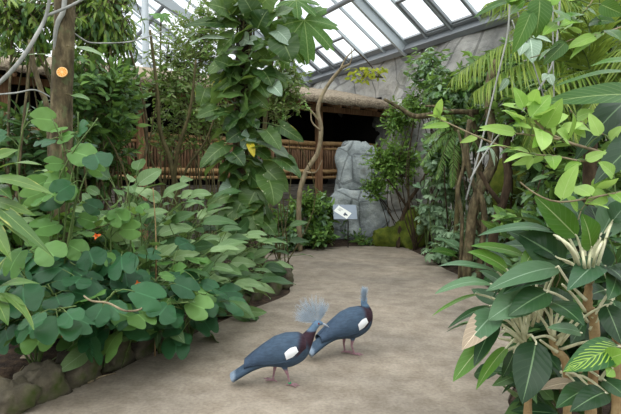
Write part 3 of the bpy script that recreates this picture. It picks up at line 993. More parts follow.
def bird(name, label, loc, heading, neck, head_yaw, legs, ring_leg, crest_len, maroon, scale=1.0):
    root = thing(name, label, 'bird', loc)
    root.rotation_euler = (0, 0, heading)
    rings = [((-.385, 0, .062), .074, .034, 0), ((-.31, 0, .108), .070, .036, 0), ((-.23, 0, .158), .060, .046, 0), ((-.15, 0, .208), .076, .072, 0),
             ((-.05, 0, .248), .104, .112, 0), ((.045, 0, .260), .108, .122, 0), ((.125, 0, .285), .092, .104, 0)] + neck
    R = resample(rings, 4)
    mb = MB()
    V, Fc = loft(R)
    mb.add(V, Fc)
    n = len(R) * 20
    cap0, cap1 = np.mean(V[:20], 0), np.mean(V[-20:], 0)
    mb.add([cap0] + list(V[:20]), [(0, 1 + (k + 2) % 20, 1 + (k + 1) % 20, 1 + k) for k in range(0, 20, 2)])
    mb.add([cap1] + list(V[-20:]), [(0, 1 + k, 1 + (k + 1) % 20, 1 + (k + 2) % 20) for k in range(0, 20, 2)])
    # legs and toes
    for hip, knee, foot, toe_dir, lift in legs:
        hip, knee, foot = map(np.array, (hip, knee, foot))
        mb.tube([hip, hip * 0.5 + knee * 0.5, knee, knee * 0.4 + foot * 0.6, foot], [0.026, 0.016, 0.0095, 0.008, 0.0095], 8)
        for a, l in ((0, .075), (.55, .062), (-.55, .062), (PI, .035)):
            d = np.array((math.cos(toe_dir + a), math.sin(toe_dir + a), 0))
            up = np.array((0, 0, 1.0))
            mb.tube([foot + up * 0.004, foot + d * l * 0.5 + up * (0.006 - lift * 0.3 * l * math.cos(a)), foot + d * l + up * (-0.002 - lift * l * math.cos(a))], [0.0085, 0.0065, 0.0045], 6)
    tmp = mb.build('tmp_body', [BM])
    md = tmp.modifiers.new('r', 'REMESH')
    md.mode = 'VOXEL'
    md.voxel_size = 0.0036
    sm = tmp.modifiers.new('s', 'SMOOTH'); sm.iterations = 3; sm.factor = 0.4
    dg = bpy.context.evaluated_depsgraph_get()
    me = bpy.data.meshes.new_from_object(tmp.evaluated_get(dg))
    bpy.data.objects.remove(tmp)
    nv = len(me.vertices)
    co = np.zeros(nv * 3)
    me.vertices.foreach_get('co', co)
    co = co.reshape(-1, 3)
    hx, hz = neck[-3][0][0], neck[-3][0][2]
    x, y, z = co.T
    col = np.tile(C_BLUE, (nv, 1))
    back = sstep(.30, .36, z) * sstep(.2, .05, x)
    col = col + (C_DK - col) * (back * 0.6)[:, None]
    mar = maroon(x, y, z)
    col = col + (C_MAR - col) * mar[:, None]
    headf = sstep(hz - .062, hz - .04, z) * sstep(.08, .12, x)
    col = col + (C_HEAD - col) * headf[:, None]
    tip = sstep(-.345, -.375, x) * sstep(.2, .1, z)
    col = col + (C_TIP - col) * (tip * 0.5)[:, None]
    leg = sstep(.145, .12, z) * sstep(-.16, -.13, x)
    col = col + (C_LEG - col) * leg[:, None]
    at = me.attributes.new('col', 'FLOAT_COLOR', 'POINT')
    at.data.foreach_set('color', np.concatenate([col, np.ones((nv, 1))], 1).ravel())
    me.polygons.foreach_set('use_smooth', np.ones(len(me.polygons), bool))
    me.name = 'body'
    body = bpy.data.objects.new('body', me)
    COL.objects.link(body)
    body.parent = root
    ORG[root.name] = (0, 0, 0)                                   # children are written in the bird's own frame
    # wings folded on each flank
    wt = np.array([(.185, .300, .075, .078), (.12, .282, .105, .117), (.03, .266, .118, .131), (-.06, .248, .112, .120), (-.15, .220, .090, .090), (-.24, .182, .070, .060), (-.30, .150, .056, .040)])
    nx_, na_ = 34, 15
    for sgn in (1, -1):
        def wp(u, v, lift=0.0):
            xx = .185 - u * .475
            zc = np.interp(-xx, -wt[:, 0], wt[:, 1]); ry = np.interp(-xx, -wt[:, 0], wt[:, 2]); rz = np.interp(-xx, -wt[:, 0], wt[:, 3])
            lo = -0.45 + 0.9 * max(0, u - 0.55) ** 1.2 + 1.2 * max(0, 0.22 - u) * 2
            hi = 1.60 - 0.15 * max(0, u - 0.5)
            a = lo + (hi - lo) * v
            edge = 0.010 * math.sin(PI * min(max(v, 0), 1)) ** 0.5 * min(1, u * 8 + .25)
            k = 1 + (edge + lift) / max(ry, .03)
            return np.array((xx, sgn * ry * k * math.cos(a), zc + rz * k * math.sin(a)))
        mb = MB()
        V = [wp(i / (nx_ - 1), j / (na_ - 1)) for i in range(nx_) for j in range(na_)]
        V2 = [np.array(p) * np.array((1, .9, 1)) - np.array((0, 0, .006)) for p in V]
        Fc = [(i * na_ + j, (i + 1) * na_ + j, (i + 1) * na_ + j + 1, i * na_ + j + 1) for i in range(nx_ - 1) for j in range(na_ - 1)]
        m0 = len(V)
        F2 = [(m0 + a, m0 + b, m0 + c, m0 + d) for a, b, c, d in Fc]
        bd = [i * na_ for i in range(nx_)] + [(nx_ - 1) * na_ + j for j in range(1, na_)] + [i * na_ + na_ - 1 for i in range(nx_ - 2, -1, -1)] + [j for j in range(na_ - 2, 0, -1)]
        F3 = [(bd[k], bd[(k + 1) % len(bd)], m0 + bd[(k + 1) % len(bd)], m0 + bd[k]) for k in range(len(bd))]
        mb.add(V + V2, Fc + F2 + F3)
        w = mb.build('wing', BM, root)
        w.location = (0, 0, 0)
        P = np.array(V + V2)
        uu = (.185 - P[:, 0]) / .475
        col = np.tile(C_BLUE, (len(P), 1))
        dk = sstep(.45, .95, uu)
        col = col + (C_DK - col) * (dk * .8)[:, None]
        mar = maroon(P[:, 0], P[:, 1], P[:, 2], True)
        col = col + (C_MAR - col) * mar[:, None]
        at = w.data.attributes.new('col', 'FLOAT_COLOR', 'POINT')
        at.data.foreach_set('color', np.concatenate([col, np.ones((len(P), 1))], 1).ravel())
        # white secondary patch
        mb = MB()
        pu, pv = 12, 6
        V = []
        for i in range(pu):
            for j in range(pv):
                fu, fv = i / (pu - 1), j / (pv - 1)
                V.append(wp(.13 + .19 * fu + 0.035 * fv, .10 + fv * (.20 + .07 * math.sin(PI * fu ** .8)) + .06 * (1 - fu), .0045 * (0.3 + math.sin(PI * fu) * math.sin(PI * fv))))
        mb.add(V, [(i * pv + j, (i + 1) * pv + j, (i + 1) * pv + j + 1, i * pv + j + 1) for i in range(pu - 1) for j in range(pv - 1)])
        q = mb.build('wing_patch', WM, w)
        q['label'] = 'white wing patch'
    # bill, eyes, crest
    hc = np.array(neck[-3][0])
    hcf = np.array((math.cos(head_yaw), math.sin(head_yaw), 0))
    hs = np.array((-math.sin(head_yaw), math.cos(head_yaw), 0))
    upv = np.array((0, 0, 1.0))
    c1 = np.array(neck[-1][0])
    mb = MB()
    mb.tube([c1 - hcf * .014, c1 + hcf * .012 - upv * .004, c1 + hcf * .034 - upv * .016, c1 + hcf * .050 - upv * .029], [.0095, .0085, .006, .002], 10)
    mb.build('bill', KM, root)
    for sgn in (1, -1):
        mb = MB()
        e = hc + hcf * .012 + hs * sgn * .0225 + upv * .006
        ph = np.linspace(0, PI, 7)
        mb.tube([e + hs * sgn * (-.006 + .010 * k / 6) for k in range(7)], [.0085 * math.sqrt(max(0.02, 1 - ((k - 2) / 4.2) ** 2)) for k in range(7)], 10)
        mb.build('eye', EM, root)
    rs = np.random.RandomState(4)
    mb = MB()
    top = hc + upv * .018
    for k in range(260):
        f = rs.rand()
        a = math.radians(52 + 118 * f)
        l = crest_len * (0.72 + .28 * math.sin(PI * f)) * (0.62 + .5 * rs.rand())
        d = nrm(hcf * math.cos(a) + upv * math.sin(a) + hs * rs.randn() * .13)
        st = top + hcf * (.022 - .045 * f) - upv * .03 * max(0, f - .55) + hs * rs.randn() * .005
        cv = hs * rs.randn() * .012 - hcf * 0.012
        pts = [st + d * l * t + cv * t * t for t in (0, .35, .7, 1)]
        mb.tube(pts, [.0005, .00045, .0004, .0003], 3, caps=False)
        for q in range(12):                                       # lacy barbs along the outer half
            t = .35 + .65 * rs.rand()
            b0 = st + d * l * t + cv * t * t
            e = nrm(d * .8 + nrm(rs.randn(3)) * .6)
            mb.tube([b0, b0 + e * .022], [.0003, .0002], 3, caps=False)
    mb.build('crest', CM, root)
    if ring_leg is not None:
        _, knee, foot, _, _ = legs[ring_leg]
        knee, foot = np.array(knee), np.array(foot)
        p = foot + (knee - foot) * .22
        mb = MB(); mb.tube([p - (knee - foot) * .06, p + (knee - foot) * .08], .0125, 10)
        q = mb.build('leg_ring', GM, root)
        q['label'] = 'green leg ring'
    ORG[root.name] = tuple(loc)
    root.scale = (scale,) * 3
    return root


def mar_one(x, y, z, wing=False):
    d = x - (0.180 - 0.6 * (z - .30)) if not wing else x - (0.085 + 0.25 * (z - .28))
    a = sstep(0, .05, d) * sstep(.215, .255, z)
    return a * (1 if wing else sstep(.47, .44, z))


neck1 = [((.183, 0, .338), .058, .062, 0), ((.222, 0, .395), .036, .040, 0), ((.248, 0, .440), .027, .029, 0),
         ((.272, 0, .470), .027, .029, 0), ((.297, 0, .474), .019, .020, 0), ((.318, 0, .468), .009, .010, 0)]
B1 = G(282, 384)
bird('crowned_pigeon', 'slate-blue crowned pigeon with raised lacy crest standing side-on in front', (B1[0], B1[1], 0), math.radians(4), neck1, 0.0,
     [((-.045, .045, .165), (-.06, .045, .085), (-.072, .045, .012), math.radians(170), -.25),
      ((.015, -.045, .165), (.045, -.045, .085), (.062, -.045, .008), math.radians(-10), 0)], 1, .19, mar_one, 1.0)

neck2 = [((.166, 0, .335), .060, .062, 0.1), ((.160, .004, .388), .036, .040, 0.4), ((.150, .010, .425), .028, .030, 0.8),
         ((.160, .024, .452), .027, .028, .98), ((.174, .043, .455), .019, .020, 1.0), ((.186, .060, .449), .009, .010, 1.0)]


def mar_two(x, y, z, wing=False):
    d = x - (0.150 - 0.2 * (z - .30)) if not wing else x - (0.06 + 0.2 * (z - .28))
    return sstep(0, .05, d) * sstep(.215, .26, z) * (1 if wing else sstep(.41, .38, z))


B2 = G(349, 354)
bird('crowned_pigeon', 'slate-blue crowned pigeon behind, turned away with its head facing back', (B2[0], B2[1], 0), math.radians(24), neck2, 1.0,
     [((-.02, .045, .165), (-.03, .04, .085), (-.02, .035, .008), math.radians(-25), 0),
      ((.015, -.045, .165), (.0, -.045, .085), (.03, -.045, .008), math.radians(-30), 0)], None, .09, mar_two, 1.06)


# ================================================================== PLANTS
def ground(x, y):
    return H(x, y) + 0.0


def rot_about(v, k, a):
    v, k = np.asarray(v, float), nrm(k)
    return v * math.cos(a) + np.cross(k, v) * math.sin(a) + k * np.dot(k, v) * (1 - math.cos(a))


def curve(pts, n=8):
    P = [np.asarray(p, float) for p in pts]
    if len(P) == 2:
        return [P[0] + (P[1] - P[0]) * t for t in np.linspace(0, 1, n)]
    out = []
    for i in range(len(P) - 1):
        p0, p1, p2, p3 = P[max(i - 1, 0)], P[i], P[i + 1], P[min(i + 2, len(P) - 1)]
        m = max(2, n // (len(P) - 1))
        for k in range(m):
            t = k / m
            out.append(0.5 * (2 * p1 + (p2 - p0) * t + (2 * p0 - 5 * p1 + 4 * p2 - p3) * t ** 2 + (3 * p1 - p0 - 3 * p2 + p3) * t ** 3))
    out.append(P[-1])
    return out


UP = np.array((0, 0, 1.0))
PSEED = [100]


def nseed():
    PSEED[0] += 1
    return PSEED[0]


def clump(name, label, cat, base, n, lm, L, ratio, shape='lance', pet=(0.2, 0.45), elev=(25, 80), bend=0.6, fold=0.15, parts=False, stem_mat='green_stem',
          az=None, group=None, pr=0.006, Ls=0.3, wave=0.05, tall=0.0, seed=None, stem_r=0.02, face=(0, 0, 0)):
    """leaves on petioles fanning from a crown; tall lifts the crown on a short stem"""
    rs = np.random.RandomState(seed or nseed())
    x, y = base[0], base[1]
    z = base[2] if len(base) > 2 else ground(x, y)
    root = thing(name, label, cat, (x, y, z), group)
    b = np.array((x, y, z - 0.02))
    st = MB()
    fol = MB()
    crown = b + UP * tall + np.array((rs.randn() * .03, rs.randn() * .03, 0))
    if tall > 0:
        st.tube(curve([b, (b + crown) / 2 + rs.randn(3) * .02, crown], 6), [stem_r * 1.2, stem_r], 7)
    lms = lm if isinstance(lm, (list, tuple)) else [lm]
    for k in range(n):
        f = (k + .5) / n
        a = k * 2.39996 + rs.randn() * .3 if az is None else math.radians(az[0] + (az[1] - az[0]) * rs.rand())
        e = math.radians(elev[1] + (elev[0] - elev[1]) * f + rs.randn() * 8)
        d = np.array((math.cos(a) * math.cos(e), math.sin(a) * math.cos(e), math.sin(e)))
        pl = pet[0] + (pet[1] - pet[0]) * rs.rand()
        p0 = crown + UP * (-.6 * tall * f * rs.rand())
        out = nrm(np.array((d[0], d[1], 0)) + 1e-6)
        p1 = p0 + d * pl * .6
        d2 = nrm(d + out * .35 - UP * .12)
        p2 = p1 + d2 * pl * .4
        d3 = nrm(d2 + out * .5 - UP * .15)
        s = np.cross(out, UP)
        nn = rot_about(np.cross(np.cross(d3, UP), d3) + face, d3, rs.randn() * .55)
        l = L * (1 + Ls * (rs.rand() - .5) * 2)
        mi = rs.randint(len(lms))
        kw = dict(bend=bend * (.5 + rs.rand()), fold=fold, wave=wave, T=rs.rand(), nt=9, nu=7, seed=rs.randint(1 << 30))
        if parts:
            mb = MB()
            mb.leaves(p2, d3, nn, l, l * ratio * (.85 + .3 * rs.rand()), shape, **kw)
            mb.tube(curve([p0, p1, p2, p2 + d3 * l * .05], 6), [pr, pr * .7], 6, mat=1)
            mb.build('leaf', [LM[lms[mi]], M[stem_mat]], root)
        else:
            fol.leaves(p2, d3, nn, l, l * ratio * (.85 + .3 * rs.rand()), shape, mat=mi, **kw)
            st.tube(curve([p0, p1, p2, p2 + d3 * l * .05], 5), [pr, pr * .7], 5)
    if fol.n:
        fol.build('foliage', [LM[q] for q in lms], root)
    if st.n:
        st.build('stems', M[stem_mat], root)
    return root


def bush(name, label, cat, center, r, n_twigs, per, lm, L, ratio, shape='ovate', base=None, stems=5, stem_mat='twig', stem_r=0.015, twig=0.25, droop=0.0, shell=0.55,
         group=None, bend=0.5, fold=0.2, nt=5, nu=3, up=0.6, seed=None, trunk=None, outw=0.8, stem_name='stems'):
    """woody plant: stems from its foot fan into an ellipsoid of leafy twigs"""
    rs = np.random.RandomState(seed or nseed())
    c = np.asarray(center, float)
    r = np.asarray(r, float)
    if base is None:
        base = (c[0], c[1])
    bz = base[2] if len(base) > 2 else ground(base[0], base[1])
    b = np.array((base[0], base[1], bz - .03))
    root = thing(name, label, cat, tuple(b), group)
    lms = lm if isinstance(lm, (list, tuple)) else [lm]
    st = MB()
    ends = []
    for k in range(stems):
        e = c + nrm(rs.randn(3)) * r * .5 * rs.rand()
        p = b + np.array((rs.randn() * .05, rs.randn() * .05, 0))
        mid = (p + e) / 2 + rs.randn(3) * .12 * np.linalg.norm(e - p) * np.array((1, 1, .3))
        pts = curve([p, mid, e], 10)
        st.tube(pts, [stem_r, stem_r * .5], 6)
        ends += [pts[i] for i in range(5, len(pts))]
    ends = np.array(ends) if ends else np.array([c])
    P, D, Nn, Ll = [], [], [], []
    tw = MB()
    for k in range(n_twigs):
        q = nrm(rs.randn(3)) * (shell + (1 - shell) * rs.rand()) ** (1 / 1.0)
        t0 = c + q * r
        o = nrm(q / r)
        d = nrm(o * outw + rs.randn(3) * .5 + UP * (up * .4) - UP * droop)
        a = t0 - d * twig * .5
        e1 = t0 + d * twig * .5 - UP * droop * twig * .3
        near = ends[np.argmin(((ends - a) ** 2).sum(1))]
        tw.tube([near, (near + a) / 2 + rs.randn(3) * .03, a, e1], [stem_r * .35, stem_r * .3, stem_r * .25, stem_r * .12], 4, caps=False)
        ax = nrm(e1 - a)
        s0 = nrm(np.cross(ax, UP + rs.randn(3) * .2))
        for j in range(per):
            f = (j + .5) / per
            sd = s0 * (1 if j % 2 else -1)
            ld = nrm(ax * (.5 + .5 * f) + sd * (.9 - .5 * f) + rs.randn(3) * .25 - UP * droop * .9)
            P.append(a + (e1 - a) * f)
            D.append(ld)
            Nn.append(nrm(UP * up + o * .6 + rs.randn(3) * .35))
            Ll.append(L * (.65 + .7 * rs.rand()))
    P, D, Nn, Ll = map(np.array, (P, D, Nn, Ll))
    Wd = Ll * ratio * (.8 + .4 * rs.rand(len(Ll)))
    pick = rs.randint(len(lms), size=len(P))
    fol = MB()
    for i in range(len(lms)):
        m_ = pick == i
        if m_.any():
            fol.leaves(P[m_], D[m_], Nn[m_], Ll[m_], Wd[m_], shape, bend=bend * (.3 + 1.2 * rs.rand(m_.sum())), fold=fold, nt=nt, nu=nu, mat=i, seed=rs.randint(1 << 30))
    fol.build('foliage', [LM[q] for q in lms], root)
    if trunk:
        tb = MB()
        tb.tube(curve(trunk[0], 14), trunk[1], 12, wob=.06, seed=3)
        tb.build('trunk', M[trunk[2]], root)
    for q in ('V', 'UV', 'T', 'M'):
        getattr(st, q).extend(getattr(tw, q))
    st.Fc += [f + st.n for f in tw.Fc]
    st.n += tw.n
    if st.n:
        st.build(stem_name, M[stem_mat], root)
    return root


def fan_leaflets(mb, c, d, n, L, ratio, k=8, seed=0, shape='obovate', mat=0):
    """umbrella leaf: k leaflets spread round one point"""
    rs = np.random.RandomState(seed)
    d, n = nrm(d), nrm(n)
    s = np.cross(d, n)
    A = np.linspace(-2.4, 2.4, k)
    D = [d * math.cos(a) + s * math.sin(a) - n * .25 for a in A]
    mb.leaves([c] * k, D, n, [L * (.75 + .25 * math.cos(a / 2.4)) for a in A], L * ratio, shape, bend=.7, fold=.15, nt=6, nu=3, seed=rs.randint(1 << 30), mat=mat, T=rs.rand())


def umbrella_plant(name, label, center, r, n, lm, L, base=None, stems=3, k=7, ratio=.42, seed=None, group=None, cat='shrub', stem_r=.016):
    rs = np.random.RandomState(seed or nseed())
    c, r = np.asarray(center, float), np.asarray(r, float)
    base = base or (c[0], c[1])
    b = np.array((base[0], base[1], ground(base[0], base[1]) - .03))
    root = thing(name, label, cat, tuple(b), group)
    st, fol = MB(), MB()
    tips = []
    for i in range(stems):
        e = c + nrm(rs.randn(3)) * r * .6
        pts = curve([b + rs.randn(3) * .03 * np.array((1, 1, 0)), (b + e) / 2 + rs.randn(3) * .1, e], 10)
        st.tube(pts, [stem_r, stem_r * .6], 6)
        tips += pts[3:]
    tips = np.array(tips)
    for i in range(n):
        q = nrm(rs.randn(3)) * (.45 + .55 * rs.rand())
        p = c + q * r
        near = tips[np.argmin(((tips - p) ** 2).sum(1) + .3 * np.maximum(tips[:, 2] - p[2], 0) ** 2)]
        o = nrm(q / r)
        st.tube(curve([near, (near + p) / 2 + UP * .03, p], 4), [.005, .003], 4, caps=False)
        fan_leaflets(fol, p, nrm(o + rs.randn(3) * .3), nrm(UP + o * .7 + rs.randn(3) * .25), L * (.7 + .5 * rs.rand()), ratio, k, rs.randint(1 << 30))
    fol.build('foliage', LM[lm], root)
    st.build('stems', M['green_stem'], root)
    return root


def frond(mb, sm, pts, nleaf, L, w, droop=.35, seed=0, ang=58, start=.12, mat=0, sag=.5):
    """feather frond: leaflets in two rows along a rachis"""
    rs = np.random.RandomState(seed)
    C = np.array(curve(pts, 24))
    tan = nrm(np.gradient(C, axis=0))
    sm.tube(C, [w * .55, w * .12], 6)
    P, D, Nn, Ll = [], [], [], []
    for i in range(nleaf):
        f = start + (1 - start) * (i + .5) / nleaf
        x = f * (len(C) - 1)
        i0 = min(int(x), len(C) - 2)
        p = C[i0] + (C[i0 + 1] - C[i0]) * (x - i0)
        t = tan[i0]
        s = nrm(np.cross(t, UP + 1e-3))
        n = np.cross(s, t)
        for sg in (1, -1):
            a = math.radians(ang * (1 - .45 * f) + rs.randn() * 4)
            d = nrm(t * math.cos(a) + s * sg * math.sin(a) - n * droop * (.6 + .6 * rs.rand()))
            P.append(p); D.append(d); Nn.append(nrm(n + s * sg * .2 + rs.randn(3) * .1))
            Ll.append(L * (math.sin(PI * (.12 + .84 * f)) ** .7 + .1) * (.9 + .2 * rs.rand()))
    Ll = np.array(Ll)
    mb.leaves(P, D, Nn, Ll, w, 'strip', bend=sag, fold=.25, nt=6, nu=3, seed=rs.randint(1 << 30), mat=mat)


def explicit_leaf(base, tip, width_px, lm, root, shape='lance', roll=0.0, droop=.35, fold=.15, facing=None, seed=1, pet=None, pet_mat='pale_stem', pr=.008, nt=12, nu=7, T=None, wave=.03, extra=None, dry_tip=False):
    """one blade from base to tip, arched over, optionally with its stalk from point pet"""
    base, tip = np.asarray(base, float), np.asarray(tip, float)
    ch = tip - base
    L = np.linalg.norm(ch)
    d = ch / L
    n = nrm(facing if facing is not None else (0, -.55, .83))
    n = nrm(n - d * np.dot(n, d))
    n = rot_about(n, d, roll)
    d0 = nrm(d * math.cos(droop * .5) + n * math.sin(droop * .5))
    n0 = nrm(n - d0 * np.dot(n, d0))
    dist = (base[1] + tip[1]) / 2
    w = width_px / F * dist
    mb = MB()
    LL = L * (1 + droop ** 2 / 24)
    mb.leaves(base, d0, n0, LL, w, shape, bend=droop, fold=fold, wave=wave, nt=nt, nu=nu, seed=seed, T=T)
    if dry_tip:
        q = np.arange(len(mb.M[0])) // (nu - 1)
        mb.M[0][q + np.abs(np.arange(len(q)) % (nu - 1) - 2) * .8 > (nt - 1) * .68] = 2
    if pet is not None:
        pet = np.asarray(pet, float)
        mid = (pet + base) / 2 + UP * .12 * np.linalg.norm(base - pet)
        mb.tube(curve([pet, mid, base, base + d0 * L * .06], 9), [pr * 1.5, pr, pr * .7], 7, mat=1)
    o = mb.build('leaf', [LM[lm], M[pet_mat]] + ([LM['dry']] if dry_tip else []), root)
    if extra:
        o['label'] = extra
    return o


def climber_leaf_set(lst, root):
    pass


# ------------------------------------------------------------------ left: trunk with half an orange
tb = W(58, 330, 4.7)
x0, y0 = W(57, 250, 4.7)[0], 4.7
trunk = thing('tree', 'slim brown tree trunk with half an orange pinned to it', 'tree', (x0, y0, ground(x0, y0)))
mb = MB()
tp = [W(58, 372, 4.7), W(57, 300, 4.7), W(58, 220, 4.7), W(61, 150, 4.7), W(62, 90, 4.7), W(64, 40, 4.7), W(65, 0, 4.7), W(66, -60, 4.7)]
mb.tube(curve(tp, 42), [.105, .10, .092, .088, .085], 16, wob=.05, seed=2)
mb.build('trunk', M['bark'], trunk)
mb = MB()
mb.tube(curve([W(57, 60, 4.66), W(55, 40, 4.62), W(58, 22, 4.6), W(64, 8, 4.6), W(66, -30, 4.62)], 12), [.016, .02, .022], 7)
mb.build('clinging_root', M['grey_bark'], trunk)

oc = W(62, 72, 4.57)
orange = thing('orange_half', 'halved orange with its cut face out, pinned on the tree trunk', 'fruit', oc)
on = nrm(np.array((.12, -1, .22)))
ox = nrm(np.cross(on, UP)); oy = np.cross(ox, on)
R0 = .046
mb = MB()
k = 28
rings = []
for j in range(7):
    th = PI / 2 * j / 6
    r, dp = R0 * math.cos(th), R0 * math.sin(th)
    rings.append([oc - on * dp + ox * r * math.cos(a) + oy * r * math.sin(a) for a in np.arange(k) * 2 * PI / k])
V = [p for r in rings for p in r]
mb.add(V, [(j * k + i, j * k + (i + 1) % k, (j + 1) * k + (i + 1) % k, (j + 1) * k + i) for j in range(6) for i in range(k)])
mb.build('peel', noisy_mat('orange_peel', [lin(226, 120, 22), lin(240, 148, 40)], 60, 3, 0.5, 0.3), orange)
mb = MB()
V = [oc + on * .001] + [oc + on * .001 + ox * R0 * .99 * math.cos(a) + oy * R0 * .99 * math.sin(a) for a in np.arange(k) * 2 * PI / k]
mb.add(V, [(0, 1 + i, 1 + (i + 1) % k, 1 + (i + 2) % k) for i in range(0, k, 2)])
mb.build('pith', plain_mat('orange_pith', lin(244, 206, 140), .6), orange, smooth=False)
mb = MB()
for s in range(10):
    a0, a1 = 2 * PI * (s + .1) / 10, 2 * PI * (s + .9) / 10
    pts = [(.16, a0 * .5 + a1 * .5)] + [(.86, a0 + (a1 - a0) * q / 4) for q in range(5)]
    V = [oc + on * .0035 + (ox * math.cos(a) + oy * math.sin(a)) * R0 * r for r, a in pts]
    mb.add(V, [(0, 1, 2, 3), (0, 3, 4, 5)])
mb.build('segments', plain_mat('orange_flesh', lin(245, 150, 34), .35), orange, smooth=False)

# grey liana in front of the trunk, upper left
def woody(name, label, cat, strands, mats='grey_bark', part='stem'):
    root = None
    for i, (pts, rad) in enumerate(strands):
        mb = MB()
        mb.tube(curve(pts, 26), rad, 9, wob=.08, seed=i + 5)
        if i == 0:
            root = mb.build(name, M[mats], loc=pts[0])
            tag(root, label, cat)
        else:
            mb.build(part, M[mats], root)
    return root


woody('liana', 'bare grey liana slanting down across the upper left corner', 'vine',
      [([W(-30, 104, 4.2), W(0, 82, 4.2), W(20, 61, 4.2), W(36, 36, 4.25), W(46, 16, 4.3), W(51, -10, 4.3)], [.016, .017, .015, .013]),
       ([W(46, 16, 4.3), W(70, 6, 4.4), W(92, -6, 4.5)], [.012, .010]),
       ([W(-20, 96, 4.6), W(15, 93, 4.6), W(35, 90, 4.65), W(52, 98, 4.7)], [.008, .006])])
woody('liana', 'thin brown liana running down the slim trunk past its left side', 'vine',
      [([W(30, 40, 5.2), W(33, 62, 5.2), W(40, 88, 5.2), W(47, 108, 5.2), W(50, 160, 5.1), W(52, 340, 5.0)], [.022, .026, .022])], 'bark')
woody('vine_twig', 'thin bare twig crossing right from the slim trunk', 'twig',
      [([W(70, 30, 4.7), W(84, 40, 4.8), W(95, 43, 4.9), W(128, 42, 5.2), W(150, 36, 5.6), W(165, 30, 6)], [.008, .007, .005])], 'grey_bark')

# ------------------------------------------------------------------ left back: fig tree, dark shrubs
bush('weeping_fig', 'weeping fig with narrow drooping leaves behind the orange trunk', 'tree', W(98, 12, 7.6), (.60, .5, .72), 260, 9, ['fig', 'shrub_dark', 'fig'], .13, .36, 'lance',
     base=(W(80, 200, 7.6)[0], 7.6), stems=5, droop=.75, twig=.4, stem_r=.03, stem_mat='bark', nt=5, nu=3, shell=.3, outw=.5,
     trunk=([W(84, 300, 7.6) * np.array((1, 1, 0)) + (0, 0, .1), W(86, 120, 7.6), W(92, 40, 7.6), W(100, -30, 7.6)], [.09, .07, .05], 'bark'))
bush('weeping_fig', 'fig crown with narrow leaves hanging in the top left corner', 'tree', W(22, 14, 6.3), (.62, .5, .40), 120, 9, ['fig', 'shrub_dark'], .12, .38, 'lance',
     base=(W(15, 200, 6.6)[0], 6.6), stems=4, droop=.6, twig=.35, stem_r=.022, stem_mat='bark', shell=.3, outw=.5)
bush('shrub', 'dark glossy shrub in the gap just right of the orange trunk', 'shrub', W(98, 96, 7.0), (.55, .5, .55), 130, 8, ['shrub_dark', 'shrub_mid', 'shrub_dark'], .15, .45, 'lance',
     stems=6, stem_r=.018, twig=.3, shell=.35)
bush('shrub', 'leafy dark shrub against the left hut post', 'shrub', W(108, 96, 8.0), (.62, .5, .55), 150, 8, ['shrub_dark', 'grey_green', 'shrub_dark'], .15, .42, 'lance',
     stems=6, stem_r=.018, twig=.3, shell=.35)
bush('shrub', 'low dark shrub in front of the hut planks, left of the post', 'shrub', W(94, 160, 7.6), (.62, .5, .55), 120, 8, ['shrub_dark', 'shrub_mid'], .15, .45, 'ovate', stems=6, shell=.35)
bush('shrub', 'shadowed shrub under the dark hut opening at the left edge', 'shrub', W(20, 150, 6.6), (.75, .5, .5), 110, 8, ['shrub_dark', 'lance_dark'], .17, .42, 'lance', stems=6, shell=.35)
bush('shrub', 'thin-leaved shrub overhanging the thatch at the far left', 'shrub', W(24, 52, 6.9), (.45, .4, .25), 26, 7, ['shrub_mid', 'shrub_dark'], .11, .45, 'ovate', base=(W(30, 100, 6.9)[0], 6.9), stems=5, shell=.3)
st_ = thing('broad_leaf_sprig', 'two long pale leaves held out either side of the orange trunk', 'plant', W(58, 56, 4.66))
explicit_leaf(W(72, 47, 4.6), W(106, 58, 4.5), 11, 'lance', st_, 'blade', facing=(0, -.35, .9), droop=.5, seed=3, pet=W(58, 52, 4.7), pet_mat='twig', pr=.004)
explicit_leaf(W(53, 56, 4.6), W(27, 55, 4.5), 7, 'lance', st_, 'blade', facing=(0, -.3, .95), droop=.4, seed=4, pet=W(60, 56, 4.7), pet_mat='twig', pr=.004)
explicit_leaf(W(71, 95, 4.6), W(90, 100, 4.5), 8, 'lance', st_, 'blade', facing=(0, -.5, .8), droop=.4, seed=5, pet=W(60, 98, 4.7), pet_mat='twig', pr=.004)
